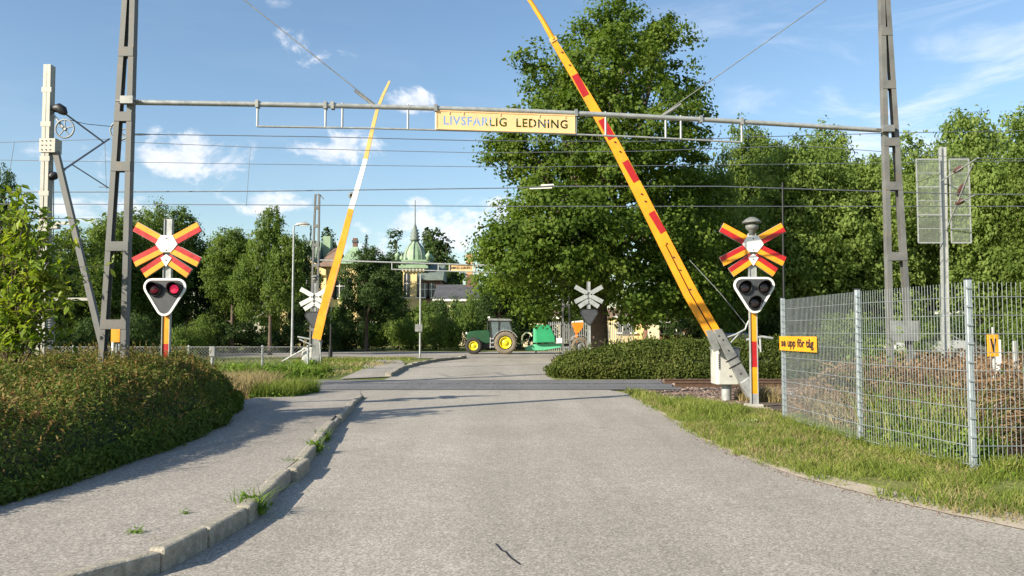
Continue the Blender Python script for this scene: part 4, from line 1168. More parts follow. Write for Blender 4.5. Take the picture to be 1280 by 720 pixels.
# wires: one object each
def wire(pts, label, cat='wire', r=.0095, name='overhead_wire', y0=22.46):
    P = [at(px, py, y) for px, py, y in pts]
    mb = MB(); mb.tube(P, r, 5)
    return single(name, mb, M['wire'], label, cat, tuple(P[0]), 'overhead wires along the track')
Y1, Y2 = 22.46, 24.6
wire([(-160, 176, Y1), (0, 178, Y1), (133, 174, Y1), (170, 178, Y1), (314, 184, Y1), (460, 188, Y1), (600, 191, Y1), (800, 189, Y1), (1000, 182, Y1), (1218, 198, Y1), (1500, 200, Y1)], 'messenger wire, second highest of the track wires at the left tree edge')
wire([(190, 168, 20.7), (400, 171, 21.5), (600, 176, 22), (800, 177, 23), (950, 171, 24), (1128, 166, 25), (1290, 163, 26), (1500, 160, 26)], 'highest track wire, from the spoked wheel at the left gantry post', r=.012)
wire([(-160, 199, Y2), (0, 200, Y2), (310, 205, Y2), (640, 209, Y2), (1000, 205, Y2), (1500, 198, Y2)], 'plain track wire just under the messenger wire and its hangers')
wire([(-160, 240, Y1), (30, 240, Y1), (136, 240, Y1), (330, 239, Y1), (640, 235, Y1), (690, 233, Y1), (900, 233, Y1), (1218, 243, Y1), (1500, 243, Y1)], 'contact wire with white clamp by the big tree, second lowest wire', r=.015)
wire([(-160, 255, Y2), (30, 255, Y2), (310, 256, Y2), (640, 258, Y2), (900, 258, Y2), (1500, 258, Y2)], 'lowest contact wire, passing under the white boom section', r=.013)
wire([(82, 149, 19.6), (108, 155, 19.8), (138, 158, 20.2), (150, 153, 20.4)], 'short wire from the tall left mast to the spoked wheel', r=.009)
for a, b, y, lab in (((313, 184), (308, 257), Y1, 'thin vertical hanger between track wires left of the street lamp'), ((18, 178), (12, 215), Y1, 'thin hanger wire left of the tall pale mast'), ((634, 232), (634, 259), Y1, 'tiny vertical hanger at the left edge of the big tree'), ((131, 178), (133, 237), 22.0, 'hanger wire at the end of the left cantilever')):
    wire([(*a, y), (*b, y)], lab, r=.007, name='dropper')
mb = MB(); mb.tube([at(676, 232, Y1), at(692, 231, Y1)], .026, 8); mb.tube([at(662, 236, Y1), at(690, 235, Y1)], .018, 8)
single('section_insulator', mb, M['trim_white'], 'white insulator on the contact wire in front of the big tree', 'insulator', tuple(at(685, 232, Y1)))
mb = MB(); p0 = at(979, 376, 18); p0.z = 0; p1 = at(978, 228, 18); mb.tube([p0, p1], [.028, .016], 8)
single('thin_pole', mb, M['black'], 'thin black pole behind the right crossing signal and fence end', 'pole', tuple(p0))

# ------------------------------------------------------------------ mesh fence on the right
def mesh_fence():
    t = thing('mesh_fence', 'galvanised double-wire mesh fence with three posts beside the right verge', 'fence', tuple(FB))
    H = 2.02; FD = Vector((FC.x + 2.6, FC.y + .02, 0)); FE = Vector((FC.x + 5.2, FC.y + .05, 0))
    for p in (FA, FB, FC, FD, FE):
        mb = MB(); mb.box((p.x, p.y, H / 2 + .02), (.062, .062, H + .06)); ps = part('fence_post', mb, M['galv_post'], t, bev=.006)
        mb = MB(); mb.box((p.x, p.y, H + .058), (.07, .07, .015)); link('post_cap', mb.mesh('post_cap', M['black'], wroot(t)), ps)
        for z in np.arange(.18, H, .2): link('panel_clip', MB().box((p.x - .012, p.y - .042, z), (.06, .02, .022)).mesh('panel_clip', M['galv_post'], wroot(t)), ps)
    for a, b in ((FA, FB), (FB, FC), (FC, FD), (FD, FE)):
        d = (b - a); L = d.length; d.normalize(); s = Vector((d.y, -d.x, 0)) * (.036 if a is not FC and a is not FD else .036)
        if s.y > 0: s = -s
        mb = MB(); n = int(L / .05)
        for i in range(n + 1):
            p = a + d * (L * i / n) + s; mb.tube([(p.x, p.y, .05), (p.x, p.y, H + .02)], .0029, 4, cap=False)
        for z in [.08 + .2 * i for i in range(10)]:
            for o in (-.007, .007):
                q = s * (1 + o / .036); mb.tube([(a.x + q.x, a.y + q.y, z), (b.x + q.x, b.y + q.y, z)], .0036, 4, cap=False)
        part('mesh_panel', mb, M['galv_fence'], t)
mesh_fence()
def fence_sign():
    d = (FB - FA).normalized(); s = Vector((d.y, -d.x, 0)); s = s if s.y < 0 else -s
    a = at(977, 429, FA.y - .06); w = .62; H = .235
    b = a + Vector((d.x, d.y, 0)) * w
    # the sign spans from the post along the fence; solve its length from its right edge in view
    for k in range(200):
        e = a + d * (.2 + k * .02)
        if 640 + F * e.x / (e.y * math.cos(PITCH) + (e.z - CH) * math.sin(PITCH)) > 1023: break
    w = min((e - a).length, 1.6); c = (a + e) / 2 + s * .03
    t = thing('fence_sign', 'yellow sign with black lowercase words at the far end of the mesh fence', 'sign', tuple(c))
    ang = math.atan2(d.y, d.x)
    if abs(ang) > math.pi / 2: ang += math.pi
    mb = MB(); mb.box((0, 0, 0), (w, .012, H)); o = link('plate', mb.mesh('plate', M['yellow_bright']), t); o.rotation_euler.z = ang; bevel(o, .003)
    tm = fit_text(text_mesh('se upp för tåg', .2, .002, .0065, spacing=1.04), w * .88, H * .76)
    for v in tm.vertices: v.co = Vector((v.co.x, -v.co.z - .009, v.co.y - .005))
    tm.materials.clear(); tm.materials.append(M['black']); l = link('lettering', tm, o)
fence_sign()
def v_sign():
    Y = 11.3; c = at(1241, 432, Y)
    t = thing('marker_board', 'orange board with black V on a post behind the mesh fence', 'sign', (c.x, Y, 0))
    mb = MB(); mb.box((c.x, Y, c.z), (.155, .02, .31)); o = part('board', mb, M['orange'], t, bev=.003)
    o.data.materials[0] = M['yellow']
    tm = fit_text(text_mesh('V', .2, .002, .008), .085, .2)
    for v in tm.vertices: v.co = Vector((v.co.x, -v.co.z - .013, v.co.y)) + c - wroot(t)
    tm.materials.clear(); tm.materials.append(M['black']); link('lettering', tm, o)
    mb = MB(); mb.tube([(c.x + .03, Y + .04, 0), (c.x + .03, Y + .04, c.z + .26)], .02, 8); part('post', mb, M['galv_light'], t)
v_sign()
mb = MB(); c = at(1248, 435, 12.5); mb.box((c.x, 12.5, (c.z + .13) / 2), (.07, .05, c.z + .13)); single('marker_post', mb, M['white'], 'short white marker post right of the orange V board', 'post', (c.x, 12.5, 0), bev=.01)
mb = MB(); c = at(1268, 430, 13); mb.box((c.x, 13, (c.z) / 2), (.06, .05, c.z + .1)); single('marker_post', mb, M['galv_light'], 'thin grey post near the right edge of the photo behind the fence', 'post', (c.x, 13, 0), bev=.01)

# ------------------------------------------------------------------ low fence and posts on the left
def low_fence():
    Y = 28.0; xs = [at(px, 440, Y).x for px in (-60, 30, 92, 160, 236, 328, 385)]; H = at(0, 433, Y).z
    t = thing('chain_link_fence', 'low chain-link fence with pale posts across the lawn at the left', 'fence', (xs[0], Y, 0))
    mb = MB()
    for x in xs: part('fence_post', MB().tube([(x, Y, 0), (x, Y, H + .04)], .04, 8), M['galv_light'], t)
    mb.tube([(xs[0], Y - .05, H - .02), (xs[-1], Y - .05, H - .02)], .014, 6); part('top_rail', mb, M['galv'], t)
    mb = MB(); step = .11
    n = int((xs[-1] - xs[0]) / step)
    for i in range(n):
        x = xs[0] + i * step
        for s in (1, -1):
            x1 = x + s * (H - .1); lo, hi = (x, x1); z0, z1 = .06, H - .04
            if not (xs[0] <= x1 <= xs[-1]): continue
            mb.bar((x, Y - .05 + .004 * s, z0), (x1, Y - .05 + .004 * s, z1), .006, .006)
    part('wire_mesh', mb, M['galv'], t)
low_fence()
mb = MB(); c = at(293, 485, 21.2); x = c.x; mb.tube([(x, 19.6, 0), (x, 19.6, at(0, 447, 19.6).z)], .04, 8, 0); mb.box((x, 19.6, at(0, 439, 19.6).z), (.13, .1, .24), 1)
single('marker_post', mb, [M['galv_light'], M['galv']], 'short pale post with a small box between the bush and the lawn', 'post', (x, 19.6, 0))
for px, y, top, bot, lab in ((141, 16.5, 404, 455, 'white stake between the feet of the left gantry post'), (148, 17, 430, 455, 'shorter white stake beside the left gantry post'), (166, 16, 446, 456, 'small white stub right of the left gantry post')):
    p = at(px, bot, y); q = at(px, top, y); mb = MB().tube([(p.x, y, 0), (p.x, y, q.z)], .035, 8); single('stake', mb, M['white'], lab, 'stake', (p.x, y, 0), 'white stakes at the left gantry post', bev=.004)
mb = MB(); c = at(145, 418, 15.6); mb.box((c.x, 15.6, c.z), (.17, .05, .3)); mb.tube([(c.x, 15.65, 0), (c.x, 15.65, c.z)], .025, 8, 1)
single('marker_board', mb, [M['yellow'], M['galv']], 'small ochre board behind the feet of the left gantry post', 'sign', (c.x, 15.6, 0))

# ------------------------------------------------------------------ lamps and poles far away
def street_lamp(px, Y, top_py, label, group='street lamps beyond the crossing'):
    b = at(px, 436, Y); z = at(px, top_py, Y).z
    t = thing('street_lamp', label, 'street lamp', (b.x, Y, 0), group)
    mb = MB().tube([(b.x, Y, 0), (b.x, Y, 1.2), (b.x, Y, z)], [.11, .075, .05], 10); part('pole', mb, M['galv_light'], t)
    mb = MB(); mb.tube([(b.x, Y, z), (b.x + .15, Y, z + .1), (b.x + .3, Y, z + .12)], .035, 8); part('arm', mb, M['galv'], t)
    mb = MB(); mb.tube([(b.x + .1, Y, z + .1), (b.x + .3, Y, z + .14), (b.x + .75, Y, z + .17), (b.x + 1.0, Y, z + .12)], [.05, .12, .13, .04], 10); part('lamp_head', mb, M['galv_light'], t)
    mb = MB(); mb.box((b.x + .62, Y, z + .035), (.5, .16, .03)); part('lamp_glass', mb, M['trim_white'], t)
street_lamp(365, 50, 283, 'tall grey street lamp before the trees left of the bent barrier boom')
Y = 46; b_ = at(525, 448, Y); mb = MB().tube([(b_.x, Y, 0), (b_.x, Y, at(0, 343, Y).z)], [.06, .045], 8)
t = thing('signpost', 'slender pale pole with a small box, on the grass left of the tractor', 'pole', (b_.x, Y, 0)); part('pole', mb, M['galv_light'], t)
mb = MB(); c = at(525, 410, Y); mb.box((c.x - .06, Y - .08, c.z), (.42, .08, .42)); part('box_sign', mb, M['galv'], t, bev=.01)
mb = MB(); c = at(413, 447, 46); mb.tube([(c.x, 46, 0), (c.x, 46, at(0, 405, 46).z)], [.06, .05], 8); mb.tube([(c.x, 46, 0), (c.x, 46, .5)], .12, 8)
single('dark_post', mb, M['black'], 'dark green bollard-like lamp pole on the lawn right of the left barrier', 'post', (c.x, 46, 0))

# ------------------------------------------------------------------ vehicles
def big_wheel(t, c, R, w, rim_f, tyre, name='wheel', label=None, rim='rim_yellow'):
    """wheel standing in the x-z plane, axle along y"""
    mb = MB(); prof = [(R * .60, -w * .42), (R * .72, -w * .5), (R * .93, -w * .47), (R * .97, -w * .38), (R * .97, w * .38), (R * .93, w * .47), (R * .72, w * .5), (R * .6, w * .42)]
    mb.lathe(prof, c, 'Y', 36, cap=False)
    n = 22
    for i in range(n):
        for s in (-1, 1):
            a = 2 * math.pi * (i + (.5 if s > 0 else 0)) / n; u = Vector((math.cos(a), 0, math.sin(a))); v = Vector((-math.sin(a), 0, math.cos(a)))
            p0 = c + u * R * .98 + Vector((0, s * w * .48, 0)); p1 = c + u * R * .985 + Vector((0, 0, 0)) + v * R * .10
            mb.bar(p0, p1, R * .07, R * .05, up=u)
    o = part(name, mb, tyre, t, label)
    mb = MB().lathe([(R * rim_f, -w * .36), (R * rim_f * .93, -w * .40), (R * rim_f * .85, -w * .22), (R * .28, -w * .14), (R * .24, -w * .3), (.001, -w * .3)], c, 'Y', 30, cap=False)
    mb.lathe([(R * rim_f, w * .36), (R * rim_f * .85, w * .22), (.001, w * .2)], c, 'Y', 30, cap=False)
    link('rim', mb.mesh('rim', M[rim], wroot(t)), o)
    mb = MB()
    for k in range(8):
        a = k * math.pi / 4; mb.lathe([(R * .022, -.02), (R * .022, 0)], c + Vector((math.cos(a) * R * .17, -w * .3, math.sin(a) * R * .17)), 'Y', 6)
    link('hub_bolts', mb.mesh('hub_bolts', M['black'], wroot(t)), o)
    return o

def tractor():
    Y = 55.0; s = Y / 1000.0; gx = at(632, 430, Y).x
    ox, oz = gx, 0
    def p(px, py, dy=0): return Vector((at(px, 440, Y).x, Y + dy, (442 - py) * s * 1.0))
    t = thing('tractor', 'dark green farm tractor with yellow wheel rims on the side road', 'tractor', (gx, Y, 0))
    def q(px, py): v = p(px, py); return (v.x, v.z)
    def slab(name, pts, y0, y1, mat, parent=None, bev=.03, label=None):
        mb = MB(); mb.prism([q(*k) for k in pts], y1 - y0, lambda x, z, tt: Vector((x, Y + y0 + tt, z)))
        if parent is None: return part(name, mb, M[mat], t, label, bev=bev)
        return link(name, mb.mesh(name, M[mat], wroot(t)), parent)
    RR_, RF_ = .78, .57
    for yy, lab in ((-.95, 0), (.95, 0)):
        c = p(632, 442 - RR_ / s); c.y = Y + yy; big_wheel(t, c, RR_, .52, .52, M['tyre_dusty'], name='rear_wheel')
        c = p(592.7, 442 - RF_ / s); c.y = Y + yy * .9; big_wheel(t, c, RF_, .42, .54, M['tyre'], name='front_wheel')
    slab('hood', [(583.5, 424), (583.8, 417.5), (587, 414.2), (597, 413), (611, 412.6), (613, 413), (613, 429), (590, 430), (585, 428)], -.42, .42, 'tractor_green', bev=.06)
    slab('chassis', [(590, 429), (640, 427), (643, 435), (588, 436)], -.3, .3, 'black')
    slab('front_weight', [(581, 428), (588, 428), (588, 436), (582, 435)], -.35, .35, 'black')
    g = slab('cab_glazing', [(614, 412), (612.5, 401), (636, 401), (640, 412), (640, 417), (628, 420), (618, 428), (614, 428)], -.68, .68, 'cab_glass', bev=0)
    for a, b in (((613.5, 413), (612.3, 400.5)), ((640.5, 414), (636.5, 400.5)), ((624, 401), (623.2, 418)), ((613.5, 413), (614, 429))):
        for yy in (-.7, .7):
            mb = MB(); A, B_ = p(*a), p(*b); A.y = B_.y = Y + yy; mb.bar(A, B_, .07, .07); link('cab_pillar', mb.mesh('cab_pillar', M['black'], wroot(t)), g)
    slab('cab_roof', [(610.3, 401), (610.6, 399), (614, 398), (637, 398.6), (640.5, 400), (640.5, 401.3)], -.8, .8, 'galv', bev=.04)
    mb = MB(); c = p(611.5, 396.8); mb.box(c + Vector((0, -.5, 0)), (.16, .16, .12)); part('work_lamp', mb, M['trim_white'], t, bev=.02)
    # fenders: arcs over the rear wheels
    for yy in (-.95, .95):
        c = p(632, 442 - RR_ / s); mb = MB(); n = 12
        for i in range(n):
            a0, a1 = rad(25 + 140 * i / n), rad(25 + 140 * (i + 1) / n); R = RR_ * 1.1
            A = c + Vector((math.cos(a0) * R, yy, math.sin(a0) * R)); B_ = c + Vector((math.cos(a1) * R, yy, math.sin(a1) * R)); m_ = (A + B_) / 2 - c; m_.y = 0
            mb.bar(A, B_, .56, .035, up=m_)
        part('fender', mb, M['silver'] if yy < 0 else M['tractor_green'], t)
    mb = MB(); 
    for i, z in enumerate((430, 425, 420)): mb.box(p(615.5 + i * .4, z + 3) + Vector((0, -.75, 0)), (.36, .25, .05))
    mb.box(p(613.2, 428) + Vector((0, -.72, 0)), (.05, .05, .75)); part('cab_steps', mb, M['silver'], t)
    mb = MB().tube([p(610, 413, -.5), p(610, 402, -.5)], .05, 8); part('exhaust', mb, M['black'], t)
    mb = MB(); mb.box(p(627, 415), (.4, .5, .45)); mb.box(p(630, 408), (.12, .5, .5)); part('seat', mb, M['bell'], t, bev=.05)
    mb = MB().tube([p(619, 415), p(621, 410)], .03, 6); mb.lathe([(.18, 0), (.18, .03)], p(621, 410), 'Z', 14); part('steering_wheel', mb, M['black'], t)
    slab('hitch', [(641, 430), (656, 434), (656, 436.5), (641, 434)], -.1, .1, 'black')
    mb = MB().tube([p(583.6, 416.5, -.3), p(583.3, 416.5, -.3) + Vector((-.05, 0, 0))], .09, 10); part('headlight', mb, M['trim_white'], t)
    mb = MB().tube([p(583.6, 416.5, .3), p(583.3, 416.5, .3) + Vector((-.05, 0, 0))], .09, 10); part('headlight', mb, M['trim_white'], t)
tractor()

def implement():
    Y = 55.2; s = Y / 1000.0
    def p(px, py, dy=0): return Vector((at(px, 440, Y).x, Y + dy, (442 - py) * s))
    t = thing('farm_implement', 'bright green towed farm machine with orange hopper behind the tractor', 'farm machine', (p(680, 440).x, Y, 0))
    def slab(name, pts, y0, y1, mat, bev=.02):
        mb = MB(); mb.prism([((p(*k)).x, p(*k).z) for k in pts], y1 - y0, lambda x, z, tt: Vector((x, Y + y0 + tt, z))); return part(name, mb, M[mat], t, bev=bev)
    slab('drawbar', [(656, 434), (668, 430), (700, 427.5), (703, 430), (700, 434), (680, 437.5), (657, 438)], -.55, .55, 'green_pale')
    slab('machine_body', [(669.5, 428.5), (669, 407.5), (672, 406), (687, 406.5), (693, 420), (693.5, 427.5)], -.9, .9, 'bright_green', bev=.05)
    slab('front_panel', [(666.5, 428), (667, 406), (669.2, 406), (669.6, 428.5)], -.85, .85, 'green_pale')
    slab('top_cover', [(663, 406), (664, 404), (682, 404), (684, 406)], -.8, .8, 'plaster_cream')
    slab('side_box', [(694, 422.5), (704, 422), (704.2, 428.5), (694, 429)], -.8, -.1, 'trim_white')
    slab('orange_hopper', [(715, 403), (729, 402.5), (727.5, 410), (722.5, 416), (719.5, 416)], -.6, .6, 'orange')
    slab('hopper_rim', [(716, 401.5), (728, 400.5), (729, 403), (715, 403.4)], -.62, .62, 'trim_white')
    slab('rear_frame', [(690, 430), (735, 428), (735, 431), (690, 433)], -.3, .3, 'black')
    for yy in (-.8, .8):
        c = p(724, 432); c.y = Y + yy; big_wheel(t, c, .62, .35, .5, M['tyre_dusty'], rim='bell')
        mb = MB(); n = 10
        for i in range(n):
            a0, a1 = rad(15 + 150 * i / n), rad(15 + 150 * (i + 1) / n); R = .74
            A = c + Vector((math.cos(a0) * R, 0, math.sin(a0) * R)); B_ = c + Vector((math.cos(a1) * R, 0, math.sin(a1) * R)); m_ = (A + B_) / 2 - c; mb.bar(A, B_, .4, .03, up=m_)
        part('mudguard', mb, M['silver'], t)
    mb = MB().tube([p(652, 430), p(653, 420), p(657, 415.5), p(662, 416), p(665, 420)], .06, 8); part('hose', mb, M['plaster_cream'], t)
    mb = MB().tube([p(660, 432), p(663, 418), p(668, 414)], .05, 8); mb.tube([p(670, 437), p(670, 441)], .05, 8); part('linkage', mb, M['black'], t)
    slab('hopper_stem', [(719.8, 416), (722.2, 416), (722.4, 428), (719.6, 428)], -.15, .15, 'orange')
implement()

def car(px, Y, label, mat):
    x0 = at(px, 430, Y).x; t = thing('parked_car', label, 'car', (x0, Y, 0))
    side = [(-2.1, .35), (-2.15, .75), (-1.95, .92), (-1.1, 1.0), (-.55, 1.42), (.75, 1.45), (1.45, 1.05), (2.05, .95), (2.15, .6), (2.1, .35)]
    mb = MB(); mb.prism(side, 1.7, lambda x, z, tt: Vector((x0 + x, Y - .85 + tt, z))); part('body', mb, mat, t, bev=.09)
    mb = MB(); g = [(-.98, 1.02), (-.5, 1.38), (.7, 1.40), (1.3, 1.06)]; mb.prism(g, 1.72, lambda x, z, tt: Vector((x0 + x, Y - .86 + tt, z))); part('windows', mb, M['glass_dark'], t)
    for dx in (-1.3, 1.3):
        for yy in (-.8, .8):
            c = Vector((x0 + dx, Y + yy, .32)); mb = MB().lathe([(.2, -.1), (.31, -.11), (.33, -.06), (.33, .06), (.31, .11), (.2, .1)], c, 'Y', 24); o = part('wheel', mb, M['tyre'], t)
            mb = MB().lathe([(.21, -.09), (.17, -.105), (.001, -.1)], c, 'Y', 20, cap=False); link('rim', mb.mesh('rim', M['silver'], wroot(t)), o)
    for xx in (-2.13, 2.13):
        for yy in (-.6, .6):
            mb = MB(); mb.box((x0 + xx, Y + yy, .68), (.06, .28, .12)); part('headlight' if xx < 0 else 'tail_light', mb, M['trim_white'] if xx < 0 else M['red'], t)
car(912, 42, 'dark blue parked car glimpsed behind the right barrier', M['car_blue'])
car(1160, 44, 'silver parked car glimpsed through the mesh fence', M['silver'])
mb = MB(); 

# ------------------------------------------------------------------ buildings
def arch_window(t, x, Y, z, w, h, par, arch=True):
    out = [(-w / 2, 0), (w / 2, 0), (w / 2, h - w / 2 if arch else h)]
    if arch: out += [(math.cos(rad(a)) * w / 2, h - w / 2 + math.sin(rad(a)) * w / 2) for a in range(30, 180, 30)]
    out += [(-w / 2, h - w / 2 if arch else h)]
    mb = MB(); mb.prism([(x + a, z + b) for a, b in out], .1, lambda a, b, tt: Vector((a, Y - .06 + tt, b))); o = part('window', mb, M['glass_dark'], t)
    mb = MB(); mb.box((x, Y - .1, z - .1), (w + .4, .25, .15)); mb.box((x, Y - .08, z + h * .5), (.08, .06, h * .96)); mb.box((x, Y - .082, z + h * .55), (w, .06, .08)); link('window_frame', mb.mesh('window_frame', M['trim_white'], wroot(t)), o)

def tower_house():
    Y = 105.0; k = Y / 1000
    def X(px): return at(px, 400, Y).x
    def Z(py): return at(518, py, Y).z
    cx = X(518)
    t = thing('tower_house', 'ornate yellow building with green onion-domed tower behind the shrubs', 'building', (cx, Y, 0), 'old buildings beyond the crossing')
    mb = MB(); w = 2.7; mb.box((cx, Y, Z(337) / 2), (w, w, Z(337))); part('tower_wall', mb, M['plaster_yellow'], t)
    for xx in (-.85, .85): arch_window(t, cx + xx, Y - w / 2, Z(372), .8, 3.2, None)
    mb = MB(); mb.box((cx, Y, Z(335)), (w + 1.1, w + 1.1, .35)); mb.box((cx, Y, Z(331.5)), (w + .5, w + .5, .7)); mb.box((cx, Y, Z(327.5)), (w + 1.3, w + 1.3, .25)); part('cornice', mb, M['copper_green'], t)
    for i in range(7):
        mb = MB(); mb.box((cx - w / 2 + i * w / 6, Y - w / 2 - .3, Z(338.5)), (.18, .3, .4)); part('bracket', mb, M['plaster_cream'], t)
    R = 14.2 * k
    prof = [(R, Z(328)), (R * 1.0, Z(325)), (R * .98, Z(320)), (R * .86, Z(314)), (R * .66, Z(309)), (R * .42, Z(305)), (R * .27, Z(302))]
    mb = MB().lathe(prof, (cx, Y, 0), 'Z', 16, smooth=False); dm = part('dome', mb, M['copper_green'], t)
    mb = MB()
    for a in range(8):
        an = a * math.pi / 4; mb.tube([(cx + math.cos(an) * r, Y + math.sin(an) * r, z) for r, z in prof], .09, 5)
    link('dome_ribs', mb.mesh('dome_ribs', M['copper_grey'], wroot(t)), dm)
    for xx, yy in ((-1, -1), (1, -1), (1, 1), (-1, 1)):
        mb = MB().lathe([(.32, Z(327)), (.28, Z(323)), (.42, Z(322)), (.3, Z(319.5)), (.1, Z(318)), (.02, Z(315))], (cx + xx * 2.0, Y + yy * 2.0, 0), 'Z', 10); part('corner_pinnacle', mb, M['copper_green'], t)
    zs = [302, 299, 298, 295, 294, 291, 290, 287.5, 286.5, 284, 280, 250]
    rs = [.5, .75, .45, .72, .4, .62, .35, .5, .28, .25, .1, .05]
    mb = MB().lathe([(r, Z(z)) for r, z in zip(rs, zs)], (cx, Y, 0), 'Z', 14); part('spire', mb, M['copper_grey'], t)
    # wing beside the tower
    xa, xb = X(528), X(552); mb = MB(); mb.box(((xa + xb) / 2, Y + 1, Z(350) / 2), (xb - xa, 6, Z(350))); part('wall', mb, M['brick_brown'], t)
    mb = MB(); mb.prism([(-3.6, 0), (0, 2.2), (3.6, 0), (3.6, -.3), (-3.6, -.3)], xb - xa + .8, lambda u, v, tt: Vector((xa - .4 + tt, Y + 1 + u, Z(349) + v))); part('roof', mb, M['copper_grey'], t)
    arch_window(t, X(533), Y - 2, Z(372), 1.0, 1.8, None, False); arch_window(t, X(541), Y - 2, Z(372), 1.0, 1.8, None, False)
tower_house()

def villa():
    Y = 92.0
    def X(px): return at(px, 400, Y).x
    def Z(py): return at(400, py, Y).z
    xa, xb = X(374), X(446)
    t = thing('villa', 'yellow villa with patchy green roofs behind the left barrier', 'building', ((xa + xb) / 2, Y, 0), 'old buildings beyond the crossing')
    mb = MB(); mb.box(((xa + xb) / 2, Y + 4, Z(330) / 2), (xb - xa, 8, Z(330))); part('wall', mb, M['plaster_yellow'], t)
    # left mansard, dark green grey
    x0, x1 = X(368), X(397); mb = MB(); zt, zb = Z(299), Z(337)
    mb.add([(x0 - .3, Y - .5, zb), (x1 + .3, Y - .5, zb), (x1 + .3, Y + 8, zb), (x0 - .3, Y + 8, zb), (x0 + .5, Y + 1.5, zt), (x1 - .5, Y + 1.5, zt), (x1 - .5, Y + 6, zt), (x0 + .5, Y + 6, zt)], [(0, 1, 5, 4), (1, 2, 6, 5), (2, 3, 7, 6), (3, 0, 4, 7), (4, 5, 6, 7), (3, 2, 1, 0)])
    part('roof', mb, M['copper_grey'], t, 'dark grey-green mansard roof')
    mb = MB()
    for i in range(8): x = x0 + (x1 - x0) * i / 7; mb.tube([(x, Y - .53, zb), (x * .97 + .03 * (x0 + x1) / 2, Y + 1.45, zt)], .05, 5)
    part('roof_seams', mb, M['copper_green'], t)
    x0, x1 = X(398), X(424); zt, zb = Z(306), Z(334)
    mb = MB(); xm0, xm1 = X(408), X(417)
    mb.add([(x0, Y - 1, zb), (x1, Y - 1, zb), (x1, Y + 7, zb), (x0, Y + 7, zb), (xm0, Y + 3, zt), (xm1, Y + 3, zt)], [(0, 1, 5, 4), (1, 2, 5), (2, 3, 4, 5), (3, 0, 4), (3, 2, 1, 0)])
    part('roof', mb, M['roof_tile'], t, 'faded brown hipped roof')
    x0, x1 = X(423), X(449); zt, zb = Z(305), Z(330); xm0, xm1 = X(433), X(440); mb = MB()
    mb.add([(x0, Y - .6, zb), (x1, Y - .6, zb), (x1, Y + 7, zb), (x0, Y + 7, zb), (xm0, Y + 3, zt), (xm1, Y + 3, zt)], [(0, 1, 5, 4), (1, 2, 5), (2, 3, 4, 5), (3, 0, 4), (3, 2, 1, 0)])
    part('roof', mb, M['copper_green'], t, 'verdigris hipped roof')
    mb = MB(); mb.box((X(401), Y + 3, Z(306)), (.85, 1.2, 2.6)); part('green_turret', mb, M['copper_green'], t)
    mb = MB(); mb.box((X(433.5), Y + 4.5, Z(304)), (.5, .6, 2.2)); ch = part('chimney', mb, M['brick_brown'], t)
    mb = MB(); mb.box((X(433.5), Y + 4.5, Z(296.5)), (.65, .8, .3)); link('chimney_cap', mb.mesh('chimney_cap', M['roof_dark'], wroot(t)), ch)
    # curved gable with pinnacle
    gx = X(381); mb = MB(); g = [(-2.6, Z(345)), (2.6, Z(345)), (2.6, Z(338)), (1.9, Z(335)), (1.6, Z(331)), (.8, Z(327)), (.5, Z(322)), (-.5, Z(322)), (-.8, Z(327)), (-1.6, Z(331)), (-1.9, Z(335)), (-2.6, Z(338))]
    mb.prism([(gx + a, b) for a, b in g], .6, lambda a, b, tt: Vector((a, Y - 1.2 + tt, b))); part('gable', mb, M['plaster_yellow'], t)
    mb = MB(); mb.box((gx, Y - .55, Z(345) / 2), (5.2, .6, Z(345))); part('gable_wall', mb, M['plaster_yellow'], t)
    mb = MB().lathe([(.25, Z(322)), (.25, Z(320)), (.55, Z(318)), (.35, Z(315)), (.1, Z(313)), (.04, Z(308))], (gx, Y - .9, 0), 'Z', 12); part('pinnacle', mb, M['copper_green'], t)
    for px in (378, 385, 396, 405, 414, 424, 434):
        for py, h in ((372, 2.4), (408, 2.2)): arch_window(t, X(px), Y - (.86 if px < 390 else 0), Z(py), 1.0, h, None, py == 372)
villa()

def plain_house(name, label, Y, pxa, pxb, py_eave, py_ridge, wall, roof, windows=(), depth=7, chim=None, gable=0, base_py=None):
    X = lambda px: at(px, 400, Y).x
    Z = lambda py: at(640, py, Y).z
    xa, xb = X(pxa), X(pxb); t = thing(name, label, 'building', ((xa + xb) / 2, Y, 0))
    mb = MB(); mb.box(((xa + xb) / 2, Y + depth / 2, Z(py_eave) / 2), (xb - xa, depth, Z(py_eave))); part('wall', mb, wall, t)
    mb = MB(); h = Z(py_ridge) - Z(py_eave)
    mb.prism([(-depth / 2 - .4, -.02), (0, h), (depth / 2 + .4, -.02), (depth / 2 + .4, -.2), (-depth / 2 - .4, -.2)], xb - xa + .7, lambda u, v, tt: Vector((xa - .35 + tt, Y + depth / 2 + u, Z(py_eave) + v + .2))); r = part('roof', mb, roof, t)
    if chim:
        mb = MB(); px, pt, w = chim; mb.box((X(px), Y + depth / 2, (Z(pt) + Z(py_eave)) / 2), (w, w, Z(pt) - Z(py_eave))); link('chimney', mb.mesh('chimney', M['brick_brown'], wroot(t)), r)
    mb = MB(); mb.box(((xa + xb) / 2, Y - .46, Z(py_eave) + .06), (xb - xa + .7, .12, .22)); part('eave_board', mb, M['trim_white'], t)
    for px, py, w, h in windows: arch_window(t, X(px), Y, Z(py), w, h, None, False)
    return t
plain_house('grey_roofed_house', 'house with dark grey roof and chimney right of the domed tower', 88, 545, 597, 376, 355, M['plaster_cream'], M['roof_dark'], ((552, 388, 1, 1.4), (574, 388, 1, 1.4), (590, 388, 1, 1.4)), 9, (588, 340, 1.3))
mb = MB(); c = at(587, 321, 120); mb.box((c.x, 120, c.z / 2), (.95, .95, c.z)); mb.box((c.x, 120, at(588, 320, 120).z), (1.15, 1.15, .3), 0)
